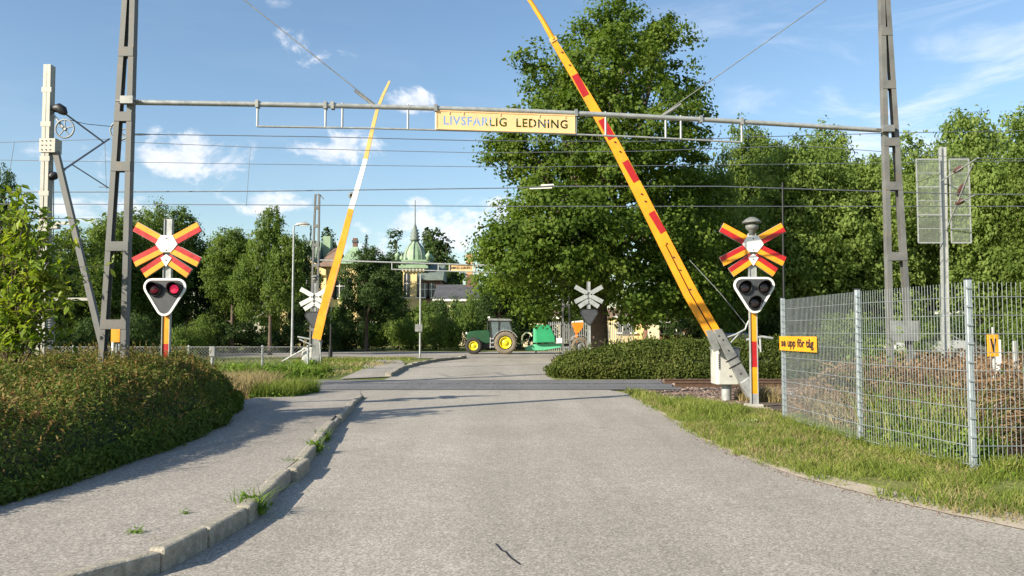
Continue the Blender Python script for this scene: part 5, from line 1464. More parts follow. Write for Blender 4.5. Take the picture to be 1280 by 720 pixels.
mb.box((c.x, 120, at(588, 318.5, 120).z), (.6, .6, .3), 1)
single('brick_chimney', mb, [M['chimney'], M['roof_dark']], 'tall orange brick chimney above the grey roof, left of the big tree', 'chimney', (c.x, 120, 0))
plain_house('brown_building', 'low brown building with cream eave seen under the big tree', 72, 818, 862, 403, 390, M['brick_brown'], M['roof_tile'], ((832, 416, 1, 1), (845, 416, 1, 1)), 7)
mb = MB(); X_ = lambda px, Y: at(px, 400, Y).x
t = thing('cream_annex', 'narrow cream wall at the left end of the low brown building', 'building', (X_(818, 70), 70, 0))
mb.box((X_(818, 70), 70.5, 1.25), (.85, .9, 2.5)); part('wall', mb, M['plaster_cream'], t); mb = MB(); mb.box((X_(818, 70), 70.5, 2.56), (1.2, 1.2, .12)); part('roof', mb, M['trim_white'], t)
plain_house('yellow_house', 'pale yellow house front glimpsed between the leaves right of the big trunk', 78, 770, 806, 397, 386, M['plaster_yellow'], M['roof_tile'], ((778, 415, 1, 1.6), (787, 415, 1, 1.6)), 7)
plain_house('white_house', 'cream house glimpsed above the green farm machine', 80, 655, 700, 398, 388, M['plaster_cream'], M['roof_tile'], ((664, 412, 1, 1.5), (680, 412, 1, 1.5)), 7)
plain_house('grey_shed', 'low grey shed with flat roof behind the orange V board', 50, 1170, 1262, 392, 386, M['bell'], M['roof_dark'], ((1200, 415, 1, .8), (1240, 415, 1, .8)), 4)
# white picket railing under the big tree
Y = 62; t = thing('picket_fence', 'white picket fence behind the big tree trunk', 'fence', (X_(740, Y), Y, 0)); xa, xb = X_(686, Y), X_(792, Y)
mb = MB(); z1 = at(0, 402, Y).z
n = 44
for i in range(n + 1): mb.box((xa + (xb - xa) * i / n, Y, z1 / 2), (.06, .03, z1))
part('pickets', mb, M['galv_light'], t)  # grey instead of white: shade under the tree put into the colour
mb = MB()
for z in (.3, z1 - .2): mb.box(((xa + xb) / 2, Y + .04, z), (xb - xa, .04, .08))
part('fence_rail', mb, M['galv_light'], t)

# ------------------------------------------------------------------ trees
PROTO = {}
def tree_proto(kind, seed):
    key = (kind, seed)
    if key in PROTO: return PROTO[key]
    r = np.random.default_rng(seed * 7 + 13)
    L = []
    if kind == 'broad':      # 10 m tall, 4 m half-width
        for i in range(15):
            a = r.uniform(0, 6.28); z = r.uniform(3.0, 8.6); R = 3.0 * math.sin(min(1, (10.2 - z) / 5.2) * 1.57) * r.uniform(.35, 1)
            q = r.uniform(1.15, 1.9); L.append((math.cos(a) * R, math.sin(a) * R, z, q, q, q * .85))
        L.append((0, 0, 8.9, 1.2, 1.2, 1.1)); L.append((0, 0, 6, 2.4, 2.4, 2.4))
        V = crown_quads(L, r, .48, 34, .2, 1.2); mat = None; th, tr = 7.5, .22
    elif kind == 'tall':     # 10 m tall, dense to the ground, weeping texture
        for i in range(24):
            a = r.uniform(0, 6.28); z = r.uniform(1.2, 8.9); R = 2.9 * (1 - max(0, z - 6.2) / 7.5) * r.uniform(.3, 1)
            q = r.uniform(.8, 1.6); L.append((math.cos(a) * R, math.sin(a) * R, z, q, q, q * 1.25))
        L.append((0, 0, 9.0, .9, .9, 1.1)); L.append((0, 0, 5, 2.0, 2.0, 3.6))
        V = crown_quads(L, r, .42, 30, .185, 1.25, droop=.6, flat=.8); th, tr = 7, .25
    elif kind == 'spruce':   # 10 m
        P, Nn = [], []
        for i in range(46):
            z = .6 + i * .2; R = 2.0 * (1 - z / 10.1) ** .85
            nb = max(4, int(10 * (1 - z / 11)))
            for b in range(nb):
                a = r.uniform(0, 6.28); m = int(26 * R / 2) + 6; u = r.uniform(.1, 1, m)
                p = np.stack([np.cos(a) * R * u, np.sin(a) * R * u, z - .35 * u * R + r.normal(0, .04, m)], 1) + r.normal(0, .09, (m, 3)); P.append(p); Nn.append(np.tile([np.cos(a) * .4, np.sin(a) * .4, .8], (m, 1)))
        V = leaf_quads(np.concatenate(P), np.concatenate(Nn), r, .26, .4, .5, .3); th, tr = 9.8, .18
    elif kind == 'poplar':
        for i in range(16):
            a = r.uniform(0, 6.28); z = r.uniform(1.5, 9.2); R = .8 * (1 - max(0, z - 6) / 6) * r.uniform(0, 1); q = r.uniform(.55, .95) * (1 - max(0, z - 6.5) / 7)
            L.append((math.cos(a) * R, math.sin(a) * R, z, q, q, q * 1.5))
        V = crown_quads(L, r, .35, 26, .22, 1.0, droop=-.3); th, tr = 8.5, .16
    elif kind == 'shrub':    # 2 m tall, 2 m half-width
        for i in range(9):
            a = r.uniform(0, 6.28); R = 1.4 * r.uniform(.1, 1); q = r.uniform(.5, .8); L.append((math.cos(a) * R, math.sin(a) * R, r.uniform(.4, 1.35), q, q, q * .85))
        V = crown_quads(L, r, .28, 26, .11, 1.2); th, tr = 1.2, .05
    tg = [(l[0] * .75, l[1] * .75, l[2]) for l in L[:8]]
    tm = trunk_mb(th, tr, r, tg, fork=.3).mesh('trunk', M['bark'])
    PROTO[key] = (V, tm); return PROTO[key]
MESHES = {}
def tree(name, label, cat, x, y, h, w, kind, seed, mat, group, rz=None, bark=None):
    """h height in m, w width factor relative to the height"""
    V, tm = tree_proto(kind, seed); key = (kind, seed, mat)
    if key not in MESHES: MESHES[key] = quads_mesh('crown', V, M[mat])
    t = thing(name, label, cat, (x, y, 0), group, rz if rz is not None else (seed * 1.7 + x) % 6.28)
    k = h / (2.0 if kind == 'shrub' else 10.0); t.scale = (k * w, k * w, k)
    link('crown' if kind != 'shrub' else 'foliage', MESHES[key], t); link('trunk' if kind != 'shrub' else 'stems', tm, t)
    return t

def tree_px(name, label, cat, px, Y, top, wpx, kind, seed, mat, group):
    """placed by where it stands in view; wpx = crown width in photo pixels"""
    h = at(px, top, Y).z; x = at(px, 400, Y).x
    half = {'broad': 4.4, 'tall': 3.7, 'spruce': 2.0, 'poplar': 1.45, 'shrub': 2.0}[kind] / (2 if kind == 'shrub' else 10)
    w = (wpx * Y / 1000 / 2) / (half * h)
    return tree(name, label, cat, x, Y, h, w, kind, seed, mat, group)

def big_tree():
    Y = 44.5; rng = np.random.default_rng(77); k = Y / 1000
    b = at(748, 440, Y); t = thing('maple_tree', 'huge broad maple towering in the middle, behind the right hedge', 'tree', (b.x, Y, 0))
    lob = [(785, 42, 52, 0), (735, 60, 45, 1), (835, 70, 38, -1), (700, 105, 50, 0), (760, 110, 62, -3), (845, 100, 42, 2), (680, 130, 38, -1), (655, 185, 45, 1), (712, 175, 58, -3), (790, 170, 66, -4),
           (850, 165, 42, 0), (640, 195, 34, 0), (618, 183, 24, 1), (700, 235, 55, 0), (765, 240, 64, -4), (835, 235, 55, -1), (868, 225, 38, 2), (625, 300, 32, 0), (648, 290, 36, -2), (690, 300, 55, -3), (750, 320, 60, -4), (820, 310, 62, -3),
           (870, 290, 45, 0), (640, 340, 38, -1), (690, 360, 48, -2), (740, 355, 45, 2), (790, 365, 48, -3), (845, 355, 48, -2), (668, 385, 24, -1), (720, 378, 26, 1), (615, 320, 26, 0), (612, 345, 22, 0), (640, 150, 22, 0), (628, 165, 24, 0), (670, 75, 24, 0), (862, 130, 30, 0), (760, 25, 26, 0), (815, 35, 26, 0), (700, 300, 50, -6), (650, 330, 40, -5), (880, 370, 36, -1), (860, 385, 26, -2), (780, 385, 26, -3), (825, 385, 30, -2), (645, 335, 38, -5), (690, 330, 42, -5), (715, 300, 40, -5), (665, 300, 40, -5), (700, 345, 34, -5), (625, 325, 30, -4.5), (680, 272, 36, -5), (800, 388, 26, 0), (885, 330, 36, 1),
           (760, 100, 60, 4), (700, 200, 60, 4), (800, 210, 66, 5), (740, 290, 66, 5), (820, 330, 60, 4), (680, 330, 45, 4), (735, 140, 50, 1), (775, 190, 50, 1), (735, 220, 50, 1), (790, 60, 40, -1)]
    L = []
    for px, py, r, dy in lob:
        p = at(px, py, Y); q = r * k * 1.0; L.append((p.x - b.x, dy, p.z, q, q * .95, q * .9))
    V = crown_quads(L, rng, .74, 88, .205, 1.0, shell=(.68, 1.06), jit=.65, flat=.6, aspect=.75, holes=.14)
    link('crown', quads_mesh('crown', V, M['lf_big']), t)
    r = np.random.default_rng(5); mb = trunk_mb(13, .58, r, [(l[0] * .8, l[1] * .8, l[2] * .97) for l in L[:30]], (.03, 0), 10, fork=.25)
    link('trunk', mb.mesh('trunk', M['bark']), t)
big_tree()

GR = 'trees behind the fence on the right'
R_ = [('tall', 905, 48, 195, 95, 1, 'lf_light', 'light green tree just right of the huge maple'),
      ('tall', 950, 60, 163, 100, 2, 'lf_mid', 'olive topped tree above the right end of the gantry frame'),
      ('tall', 985, 50, 185, 130, 3, 'lf_light', 'light green weeping tree behind the right crossing signal'),
      ('tall', 1045, 58, 166, 120, 4, 'lf_light', 'tall light green tree left of the right gantry post'),
      ('tall', 1085, 50, 200, 120, 5, 'lf_light', 'light green tree directly behind the right gantry post'),
      ('tall', 1145, 60, 170, 120, 1, 'lf_light', 'light green tree between the gantry post and the guard panels'),
      ('tall', 1180, 52, 195, 110, 2, 'lf_light', 'light green tree behind the clear guard panels'),
      ('tall', 1232, 56, 152, 120, 3, 'lf_light', 'tallest light green tree right of the guard panels'),
      ('tall', 1285, 50, 140, 130, 4, 'lf_light', 'bright green tree cut by the right edge of the photo'),
      ('tall', 1330, 46, 170, 120, 5, 'lf_mid', 'tree mostly beyond the right edge of the photo'),
      ('tall', 865, 62, 215, 90, 4, 'lf_dark', 'dark tree filling the gap between maple and weeping tree'),
      ('tall', 1010, 66, 210, 130, 5, 'lf_dark', 'dark tree deep behind the weeping trees'),
      ('tall', 1120, 68, 210, 130, 3, 'lf_dark', 'dark tree deep behind the right gantry post')]
for kind, px, Y, top, w, sd, mt, lab in R_: tree_px('broadleaf_tree', lab, 'tree', px, Y, top, w * 1.35, kind, sd, mt, GR)
GL = 'trees beyond the track on the left'
L_ = [('broad', 0, 36, 207, 90, 1, 'lf_dark', 'dark tree at the left edge of the photo'),
      ('tall', 85, 52, 285, 130, 1, 'lf_mid', 'rounded tree behind the slanting strut of the left mast'),
      ('tall', 140, 56, 268, 130, 2, 'lf_mid', 'olive green tree behind the left gantry post'),
      ('tall', 195, 60, 262, 110, 3, 'lf_mid', 'dark topped tree above the left crossing signal'),
      ('tall', 245, 62, 305, 110, 4, 'lf_dark', 'dark tree right of the left crossing signal'),
      ('broad', 290, 56, 285, 110, 2, 'lf_mid', 'round green tree left of the pointed one'),
      ('broad', 378, 64, 296, 60, 3, 'lf_dark', 'narrow dark tree behind the street lamp'),
      ('tall', 35, 46, 300, 120, 5, 'lf_dark', 'dark low tree behind the glossy young tree')]
for kind, px, Y, top, w, sd, mt, lab in L_: tree_px('broadleaf_tree', lab, 'tree', px, Y, top, w, kind, sd, mt, GL)
tree_px('linden_tree', 'pointed green tree with bare trunk left of the street lamp', 'tree', 338, 52, 258, 100, 'broad', 4, 'lf_mid', GL)
tree_px('linden_tree', 'round dark green tree on a thin trunk right of the bent boom', 'tree', 458, 62, 308, 102, 'broad', 5, 'lf_dark', GL)
FT = 'distant dark trees around the tower'
for kind, px, Y, top, w, sd, mt, lab in [('spruce', 344, 66, 252, 42, 1, 'lf_mid', 'thin pointed tree top above the rounded left trees'), ('spruce', 457, 90, 290, 26, 1, 'lf_fir', 'small dark spruce tip above the round tree'),
        ('poplar', 495, 120, 278, 46, 1, 'lf_dark', 'columnar tree left of the onion dome'), ('poplar', 536, 125, 284, 36, 2, 'lf_dark', 'slim columnar tree touching the dome'), ('poplar', 551, 120, 280, 52, 3, 'lf_dark', 'broader columnar tree right of the dome'),
        ('poplar', 410, 110, 284, 36, 2, 'lf_dark', 'columnar tree between boom and street lamp'), ('spruce', 387, 115, 278, 14, 2, 'lf_fir', 'tiny dark spruce behind the far gantry post'), ('broad', 565, 110, 322, 60, 1, 'lf_dark', 'dark round tree behind the grey roof'),
        ('broad', 480, 100, 318, 50, 2, 'lf_dark', 'dark round tree left below the tower')]:
    tree_px('columnar_tree' if kind == 'poplar' else ('spruce_tree' if kind == 'spruce' else 'broadleaf_tree'), lab, 'tree', px, Y, top, w, kind, sd, mt, FT)
tree_px('broadleaf_tree', 'very dark bushy tree behind the tractor cab', 'tree', 625, 66, 345, 90, 'tall', 2, 'lf_dark', FT)
tree_px('broadleaf_tree', 'dark low tree behind the green farm machine', 'tree', 668, 70, 350, 60, 'tall', 4, 'lf_dark', FT)

# shrub belt
GS = 'shrubs along the far side of the side road'
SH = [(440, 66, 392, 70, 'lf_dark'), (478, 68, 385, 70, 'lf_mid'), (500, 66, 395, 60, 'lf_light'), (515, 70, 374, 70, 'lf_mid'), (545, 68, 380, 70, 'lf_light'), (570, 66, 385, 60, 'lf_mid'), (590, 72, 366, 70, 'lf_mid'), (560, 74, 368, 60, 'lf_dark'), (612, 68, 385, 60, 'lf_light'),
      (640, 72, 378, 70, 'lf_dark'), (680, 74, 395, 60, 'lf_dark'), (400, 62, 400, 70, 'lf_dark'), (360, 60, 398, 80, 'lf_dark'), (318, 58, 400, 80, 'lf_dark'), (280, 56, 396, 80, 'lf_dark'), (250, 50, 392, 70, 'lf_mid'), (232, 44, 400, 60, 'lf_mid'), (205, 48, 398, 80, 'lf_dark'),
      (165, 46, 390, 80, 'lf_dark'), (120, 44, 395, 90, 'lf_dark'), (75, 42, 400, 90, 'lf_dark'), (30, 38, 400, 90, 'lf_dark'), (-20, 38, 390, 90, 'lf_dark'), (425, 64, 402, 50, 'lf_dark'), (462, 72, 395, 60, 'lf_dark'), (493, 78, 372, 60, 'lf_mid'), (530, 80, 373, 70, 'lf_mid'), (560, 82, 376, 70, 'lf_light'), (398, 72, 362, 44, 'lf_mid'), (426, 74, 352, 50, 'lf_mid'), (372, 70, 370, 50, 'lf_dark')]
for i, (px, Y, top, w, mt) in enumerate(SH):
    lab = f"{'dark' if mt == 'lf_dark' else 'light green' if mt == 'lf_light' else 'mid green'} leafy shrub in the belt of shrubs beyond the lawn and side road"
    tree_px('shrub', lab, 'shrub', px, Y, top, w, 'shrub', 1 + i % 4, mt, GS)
GS2 = 'shrubs under the right trees'
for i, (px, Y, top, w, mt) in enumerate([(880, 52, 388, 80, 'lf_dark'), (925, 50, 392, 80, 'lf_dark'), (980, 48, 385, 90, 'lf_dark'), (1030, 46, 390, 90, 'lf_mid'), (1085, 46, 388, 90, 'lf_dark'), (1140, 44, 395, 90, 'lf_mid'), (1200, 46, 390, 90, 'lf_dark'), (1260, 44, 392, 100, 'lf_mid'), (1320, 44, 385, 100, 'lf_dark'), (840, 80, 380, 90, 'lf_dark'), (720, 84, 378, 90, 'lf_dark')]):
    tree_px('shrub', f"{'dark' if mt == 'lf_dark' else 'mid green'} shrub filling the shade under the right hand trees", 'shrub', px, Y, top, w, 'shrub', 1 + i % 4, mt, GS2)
# far-off wood as one mass
rng = np.random.default_rng(3); P = []
L = [(x + rng.normal(0, 2), 135 + rng.normal(0, 5), 3 + rng.normal(0, .5), 5, 4, rng.uniform(4.5, 6.5)) for x in np.arange(-140, 150, 6)]
V = crown_quads(L, rng, 1.6, 22, .9, .9)
stuff('far_wood', V, M['lf_dark'], 'dark far-off wood along the horizon', 'wood')

# ------------------------------------------------------------------ hedge, bushes, undergrowth
def mound_pts(rng, n, hfun, poly):
    xy = poly_pts(rng, poly, n); z = np.array([hfun(a, b) for a, b in xy]); return xy, z
def edge_dist(xy, poly):
    P = np.array([(p[0], p[1]) for p in poly]); d = np.full(len(xy), 1e9)
    for i in range(len(P)):
        a, b = P[i], P[(i + 1) % len(P)]; ab = b - a; t = np.clip(((xy - a) @ ab) / (ab @ ab), 0, 1); d = np.minimum(d, np.linalg.norm(xy - (a + t[:, None] * ab), axis=1))
    return d
def lump(xy, s, seed):
    r = np.random.default_rng(seed); v = np.zeros(len(xy))
    for i in range(8):
        k = r.normal(0, 1 / s, 2); v += np.sin(xy @ k + r.uniform(0, 6.28))
    return v / 8
def mound_bush(name, label, cat, poly, H, prof, n, leaf, mat, seed, lumps=.18, ls=.35, aspect=.5, mat_top=None, group=None, jit=.7, sprigs=0, core='bush_core', slope=None):
    """dense low bush over a ground outline: leaves through the outer shell of a lumpy mound"""
    rng = np.random.default_rng(seed); poly = [(p[0], p[1]) for p in poly]
    def height(xy):
        d = edge_dist(xy, poly); k = np.clip(d / prof, 0, 1); h = H * (1 - (1 - k) ** 2.6) ** .42
        if slope is not None: h = h * slope(xy)
        return h * (1 + lumps * lump(xy, ls, seed + 1) + lumps * .8 * lump(xy, ls * 3, seed + 2))
    xy = poly_pts(rng, poly, n * 2 // 3); h = height(xy); z = h * (1 - np.abs(rng.normal(0, .09, len(h))))
    # side leaves: near the outline, any height
    per = []; m = n // 3; P = np.array(poly); seg = np.linalg.norm(np.roll(P, -1, 0) - P, axis=1); idx = rng.choice(len(P), m, p=seg / seg.sum()); tt = rng.random(m)
    e = P[idx] + (np.roll(P, -1, 0)[idx] - P[idx]) * tt[:, None]; c = P.mean(0); inward = unit(c - e)
    e = e + inward * np.abs(rng.normal(0, .10, m))[:, None]; zz_ = rng.random(m) ** 1.2 * H * .42 * (slope(e) if slope is not None else 1) * (1 + .25 * lump(e, ls, seed + 5))
    e = e - inward * (np.sin(np.clip(zz_ / (H * .45), 0, 1) * math.pi) * .14 + lump(e, ls, seed + 3) * .12)[:, None]
    eps = .08
    gx = (height(xy + [eps, 0]) - h) / eps; gy = (height(xy + [0, eps]) - h) / eps
    nr = unit(np.stack([-gx, -gy, np.ones(len(h))], 1))
    A = np.concatenate([np.concatenate([xy, z[:, None]], 1), np.concatenate([e, zz_[:, None]], 1)])
    NN = np.concatenate([nr, np.concatenate([-inward, np.full((m, 1), .45)], 1)])
    A += rng.normal(0, leaf * .5, A.shape); A[:, 2] = np.maximum(A[:, 2], .02)
    V = leaf_quads(A, NN, rng, leaf, aspect, jit, .2)
    org = (poly[0][0], poly[0][1], 0); o = np.array(org)
    t = thing(name, label, cat, org, group)
    if mat_top:
        top = rng.random(len(A)) < np.clip((A[:, 2] / H - .38) * 1.1 + .45 * lump(A[:, :2], .7, seed + 9), .02, .5); link('leaves', quads_mesh('leaves', V[~top] - o, M[mat]), t); link('top_sprays', quads_mesh('top_sprays', V[top] - o, M[mat_top]), t, None)
    else: link('leaves', quads_mesh('leaves', V - o, M[mat]), t)
    if sprigs:
        s = poly_pts(rng, poly, sprigs); hs = height(s); B = []
        for i in range(sprigs):
            q = np.linspace(0, 1, 12)[:, None]; L = rng.uniform(.14, .42); d = np.array([rng.normal(0, .45), rng.normal(0, .45), 1]); d /= np.linalg.norm(d)
            B.append(np.array([*s[i], hs[i] - .08]) + d * q * L)
        B = np.concatenate(B); W = leaf_quads(B, rng.normal(0, 1, B.shape) + [0, 0, .4], rng, leaf * .95, aspect, .6, -.3)
        link('sprigs', quads_mesh('sprigs', W - o, M[mat_top or mat]), t)
    # dense twiggy heart that carries the leaves
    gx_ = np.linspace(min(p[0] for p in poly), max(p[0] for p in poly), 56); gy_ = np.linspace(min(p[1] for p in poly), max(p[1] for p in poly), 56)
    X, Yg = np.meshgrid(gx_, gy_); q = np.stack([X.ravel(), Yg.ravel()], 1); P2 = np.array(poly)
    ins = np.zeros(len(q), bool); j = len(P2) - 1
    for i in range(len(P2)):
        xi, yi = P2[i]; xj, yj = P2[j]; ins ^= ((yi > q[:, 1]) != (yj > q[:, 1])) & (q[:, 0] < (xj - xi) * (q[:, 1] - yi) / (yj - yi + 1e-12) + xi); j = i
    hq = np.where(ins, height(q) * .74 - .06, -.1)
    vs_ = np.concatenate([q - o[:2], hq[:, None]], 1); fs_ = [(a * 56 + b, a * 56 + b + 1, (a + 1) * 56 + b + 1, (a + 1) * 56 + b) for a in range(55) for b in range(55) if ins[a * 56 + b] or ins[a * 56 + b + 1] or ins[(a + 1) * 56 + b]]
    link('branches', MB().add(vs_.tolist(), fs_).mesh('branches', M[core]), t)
    return t

bush = [gp(-60, 668), gp(0, 648), gp(60, 628), gp(120, 606), gp(160, 590), gp(215, 568), gp(262, 546), gp(288, 526), gp(296, 512)]
bush = [(p.x, p.y) for p in bush] + [(-5.75, 16.0), (-6.5, 17.0), (-9, 18), (-14, 18), (-16, 12), (-12, 7.5), (-8, 5.8)]
mound_bush('shrub', 'large dense reddish green bush beside the left footpath', 'bush', bush, 1.0, .95, 430000, .056, 'lf_bush', 21, .2, .34, aspect=.36, mat_top='lf_bush_top', sprigs=2200,
           slope=lambda xy: np.clip(.66 + (xy[:, 1] - 6) * .09, .66, 1.0) * (1 - .3 * np.clip((xy[:, 0] + 7.2) / 3, 0, 1) * np.clip((xy[:, 1] - 10) / 5, 0, 1)))
hedge = [(1.45, 26.6), (2.2, 26.0), (6.0, 25.9), (9, 25.85), (11, 26.1), (11, 28.2), (2.4, 28.4), (1.3, 27.8)]
mound_bush('hedge', 'long dense clipped hedge beyond the rails, under the big maple', 'hedge', hedge, 1.14, .5, 130000, .085, 'lf_hedge', 22, .12, .45, sprigs=420, slope=lambda xy: np.clip(.58 + (xy[:, 0] - 1.4) * .15, .58, 1.0))
# young tree at the left edge
def near_tree():
    Y = 11.2; rng = np.random.default_rng(31); b = at(8, 440, Y); t = thing('young_tree', 'young tree with long glossy bright leaves at the left edge', 'tree', (b.x, Y, 0))
    mb = MB(); P, Nn = [], []; o = Vector(t.location)
    mb.tube([o + Vector((0, 0, 0)), o + Vector((.05, 0, 1.2)), o + Vector((.0, .1, 2.6))], [.05, .035, .015], 8)
    tips = [(38, 235, 0), (58, 262, .1), (75, 300, -.2), (95, 335, 0), (110, 365, -.1), (90, 385, .2), (60, 400, 0), (20, 245, .3), (5, 260, -.2), (30, 300, -.4), (55, 330, -.3), (20, 350, -.5), (70, 350, .3), (10, 300, .2), (40, 380, -.4), (85, 320, .4),
            (-20, 280, 0), (-25, 340, 0), (50, 285, .5), (15, 400, .1), (100, 300, .3), (45, 350, 0), (0, 380, -.3), (66, 420, -.3), (30, 425, -.2), (115, 400, .1), (78, 270, .1), (48, 250, -.3), (5, 330, .1), (68, 375, -.5), (28, 268, 0), (90, 350, .0)]
    for px, py, dy in tips:
        e = at(px * .82 - 6, py, Y + dy); s = o + Vector((.02, 0, max(.6, e.z * .45))); m = s.lerp(e, .55) + Vector((0, 0, .18))
        mb.tube([s, m, e], [.016, .01, .004], 5)
        for sub in range(6):
            u = rng.uniform(.35, 1); base = (s.lerp(m, u * 2) if u < .5 else m.lerp(e, u * 2 - 1)); dv = Vector((rng.normal(0, .3), rng.normal(0, .3), rng.normal(.05, .18))); tip_ = base + dv
            mb.tube([base, tip_], [.006, .002], 4)
            for q in np.linspace(.2, 1, 11):
                P.append(np.array(base.lerp(tip_, q)) + rng.normal(0, .045, 3)); Nn.append([rng.normal(0, .5), -.4 + rng.normal(0, .4), .8])
        for q in np.linspace(.3, 1, 22): P.append(np.array(m.lerp(e, q)) + rng.normal(0, .06, 3)); Nn.append([rng.normal(0, .5), -.4, .8])
    V = leaf_quads(np.array(P), np.array(Nn), rng, .14, .38, .45, .75, .14)
    link('trunk', mb.mesh('trunk', M['bark'], wroot(t)), t); link('crown', quads_mesh('crown', V - np.array(o), M['lf_near']), t)
near_tree()
# leafy weeds and grasses around the left barrier and the end of the bush
def scrub(name, label, cat, poly, n, H, leaf, mat, seed, kind='thing', group=None, bl=0, bmat='grass', hv=.6):
    rng = np.random.default_rng(seed); poly = [(p[0], p[1]) for p in poly]; o = np.array([poly[0][0], poly[0][1], 0])
    ns = max(20, n // 14); c = poly_pts(rng, poly, ns); d = edge_dist(c, poly); hh = H * np.clip(.35 + d / .6, .35, 1) * rng.uniform(.4, 1.15, ns)
    q = rng.random((ns, 14, 1)); ln = rng.normal(0, .25, (ns, 1, 2)) * hh[:, None, None]
    P = np.concatenate([c[:, None, :] + ln * q + rng.normal(0, leaf * .7, (ns, 14, 2)), hh[:, None, None] * q], 2).reshape(-1, 3)
    V = leaf_quads(P, rng.normal(0, .5, P.shape) + [0, -.2, .7], rng, leaf, .5, .6, .3) if mat != 'blades' else None
    B = blades(rng, poly_pts(rng, poly, bl), H * .85, .016, 0, .35, hv) if bl else None
    t = thing(name, label, cat, tuple(o), group)
    link('leaves', quads_mesh('leaves', V - o, M[mat]), t)
    if bl: link('stalks', quads_mesh('stalks', B - o, M[bmat]), t)
    return t
g = lambda *a: [(gp(*p).x, gp(*p).y) for p in a]
scrub('weed_patch', 'leafy bright green weeds around the left barrier foot', 'weeds', [(-10.2, 25.6), (-8.2, 25.4), (-6.4, 25.8), (-6.5, 29), (-7.5, 30.6), (-10.5, 30)], 7000, .42, .13, 'weed', 41, bl=2500)
scrub('weed_patch', 'straw coloured tall grass between the big bush and the path', 'weeds', [(-6.9, 18.4), (-5.9, 18.0), (-5.7, 20.2), (-6.6, 21.2), (-8.2, 21)], 900, .42, .06, 'grass', 42, bl=5200, bmat='grass_dry')
scrub('weed_patch', 'small green weeds at the path corner by the left rails', 'weeds', [(-5.9, 18.0), (-5.0, 18.3), (-4.8, 20.2), (-5.6, 20.5)], 2600, .32, .07, 'weed', 43, bl=2200)
scrub('weed_patch', 'green weeds reaching from the low fence to the left rails', 'weeds', [(-14, 25.6), (-10.4, 25.5), (-10.3, 27.6), (-14, 27.8)], 3000, .4, .1, 'weed', 44, bl=2000, bmat='grass_dry')
rng = np.random.default_rng(50)
stuff('lawn_grass', blades(rng, patchy(rng, poly_pts(rng, [(-18, 26), (-6, 26), (-5.4, 46), (-18, 46)], 26000), 1.2, -.1), .10, .03, 0, .5), M['grass'], 'short uneven lawn beyond the track at the left', 'grass')
stuff('lawn_dry_grass', blades(rng, patchy(rng, poly_pts(rng, [(-20, 27), (-6, 27), (-5.4, 46), (-20, 46)], 16000), 1.5, .05), .09, .03, 0, .5), M['grass_dry'], 'dry yellow patches of the left lawn', 'dry grass')
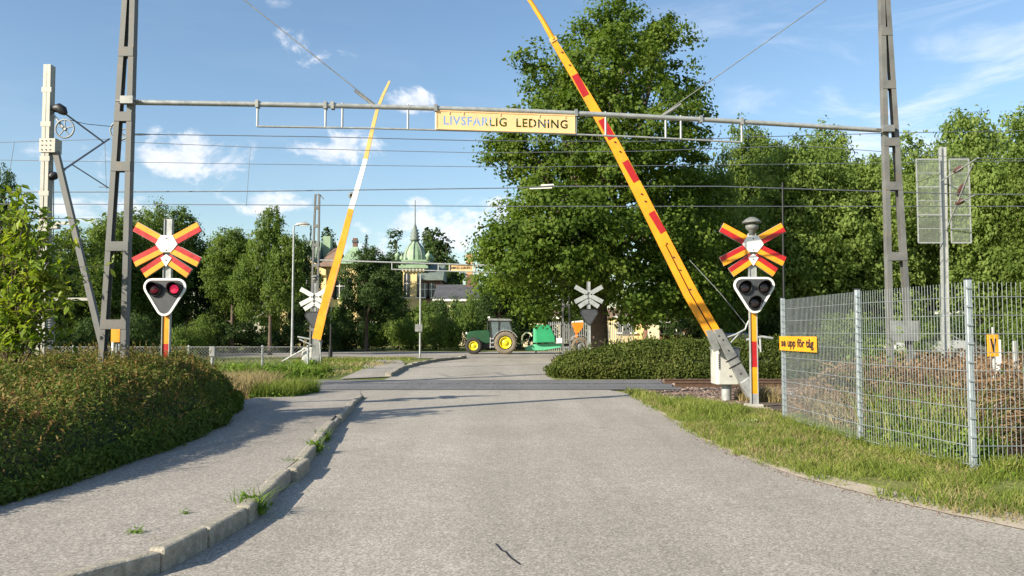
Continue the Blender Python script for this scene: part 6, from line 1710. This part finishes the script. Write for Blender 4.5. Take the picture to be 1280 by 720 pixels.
# behind the mesh fence
def undergrowth():
    rng = np.random.default_rng(61); poly = [(5.3, 15.6), (5.05, 13.2), (5.2, 10.8), (5.6, 9.3), (11, 9.2), (17, 12), (17, 17), (9, 17.2)]
    n = 24000; xy = poly_pts(rng, poly, n); h = 1.1 + .25 * lump(xy, .8, 4) - np.clip((14.5 - xy[:, 1]) * .0, 0, .4); d = edge_dist(xy, poly); h = h * np.clip(.25 + d / .8, .25, 1)
    z0 = rng.random(n) * h * .8; dirs = unit(rng.normal(0, 1, (n, 3)) * [1, 1, .55]); L = rng.uniform(.12, .5, (n, 1)); s = unit(np.cross(dirs, rng.normal(0, 1, (n, 3)))) * rng.uniform(.004, .011, (n, 1))
    a = np.concatenate([xy, z0[:, None]], 1); b = a + dirs * L; b[:, 2] = np.clip(b[:, 2], .02, None)
    A = np.stack([a - s, a + s, b + s * .4, b - s * .4], 1)
    m = 52000; xy2 = poly_pts(rng, poly, m); h2 = (1.02 + .25 * lump(xy2, .8, 4)) * np.clip(.25 + edge_dist(xy2, poly) / .8, .25, 1); P = np.concatenate([xy2, (np.sqrt(rng.random(m)) * h2)[:, None]], 1)
    Lf = leaf_quads(P, rng.normal(0, 1, P.shape) + [0, -.3, .5], rng, .06, .5, .5, .6)
    stuff('undergrowth', np.concatenate([A, Lf]), M['dry_stems'], 'tangle of dead brown stems and leaves behind the mesh fence', 'undergrowth')
    poly = [(5.2, 14.2), (4.95, 12.9), (5.1, 11), (5.6, 10.8), (6.0, 14.2)]
    xy = poly_pts(rng, poly, 1800); stuff('pale_dry_grass', blades(rng, xy, .34, .012, 0, .35, .6), M['grass_dry'], 'pale dry seed grass just behind the far fence panel', 'dry grass')
    struct('soil_patch', MB().add([(5.3, 9.0, .012), (18, 9.0, .012), (18, 17.6, .012), (5.0, 17.6, .012)], [(0, 1, 2, 3)]), M['soil'])
undergrowth()
scrub('weed_patch', 'yellow-green leafy weeds growing through the middle of the mesh fence', 'weeds', [(4.62, 11.2), (4.95, 8.9), (5.5, 8.9), (5.5, 11.2)], 2600, .75, .075, 'weed', 71, bl=500)
scrub('weed_patch', 'low green weeds at the foot of the nearest fence post', 'weeds', [(5.0, 8.7), (5.1, 8.4), (6.6, 8.35), (6.6, 8.75)], 600, .16, .06, 'weed', 72, bl=2200)
scrub('climbing_plant', 'light green climbing plant behind the second fence panel', 'climbing plant', [(5.6, 13.4), (6.3, 12.9), (6.6, 13.5), (5.9, 14.1)], 1500, 1.75, .10, 'lf_light', 73)
scrub('climbing_plant', 'mid green bramble among the dead stems behind the third fence panel', 'climbing plant', [(6.3, 10.6), (7.4, 10.2), (7.6, 11.4), (6.5, 11.6)], 1500, 1.0, .09, 'lf_mid', 76)
scrub('weed_patch', 'weeds and twigs at the foot of the right barrier', 'weeds', [(4.9, 17.2), (5.7, 17.0), (5.6, 17.7), (4.9, 17.8)], 350, .3, .05, 'grass', 74, bl=900, bmat='grass_dry')
scrub('low_bush', 'low dark green bush behind the right barrier foot and fence end', 'bush', [(9.4, 27.3), (14, 27.3), (14, 29.8), (9.6, 30)], 5000, 1.35, .14, 'lf_mid', 75)
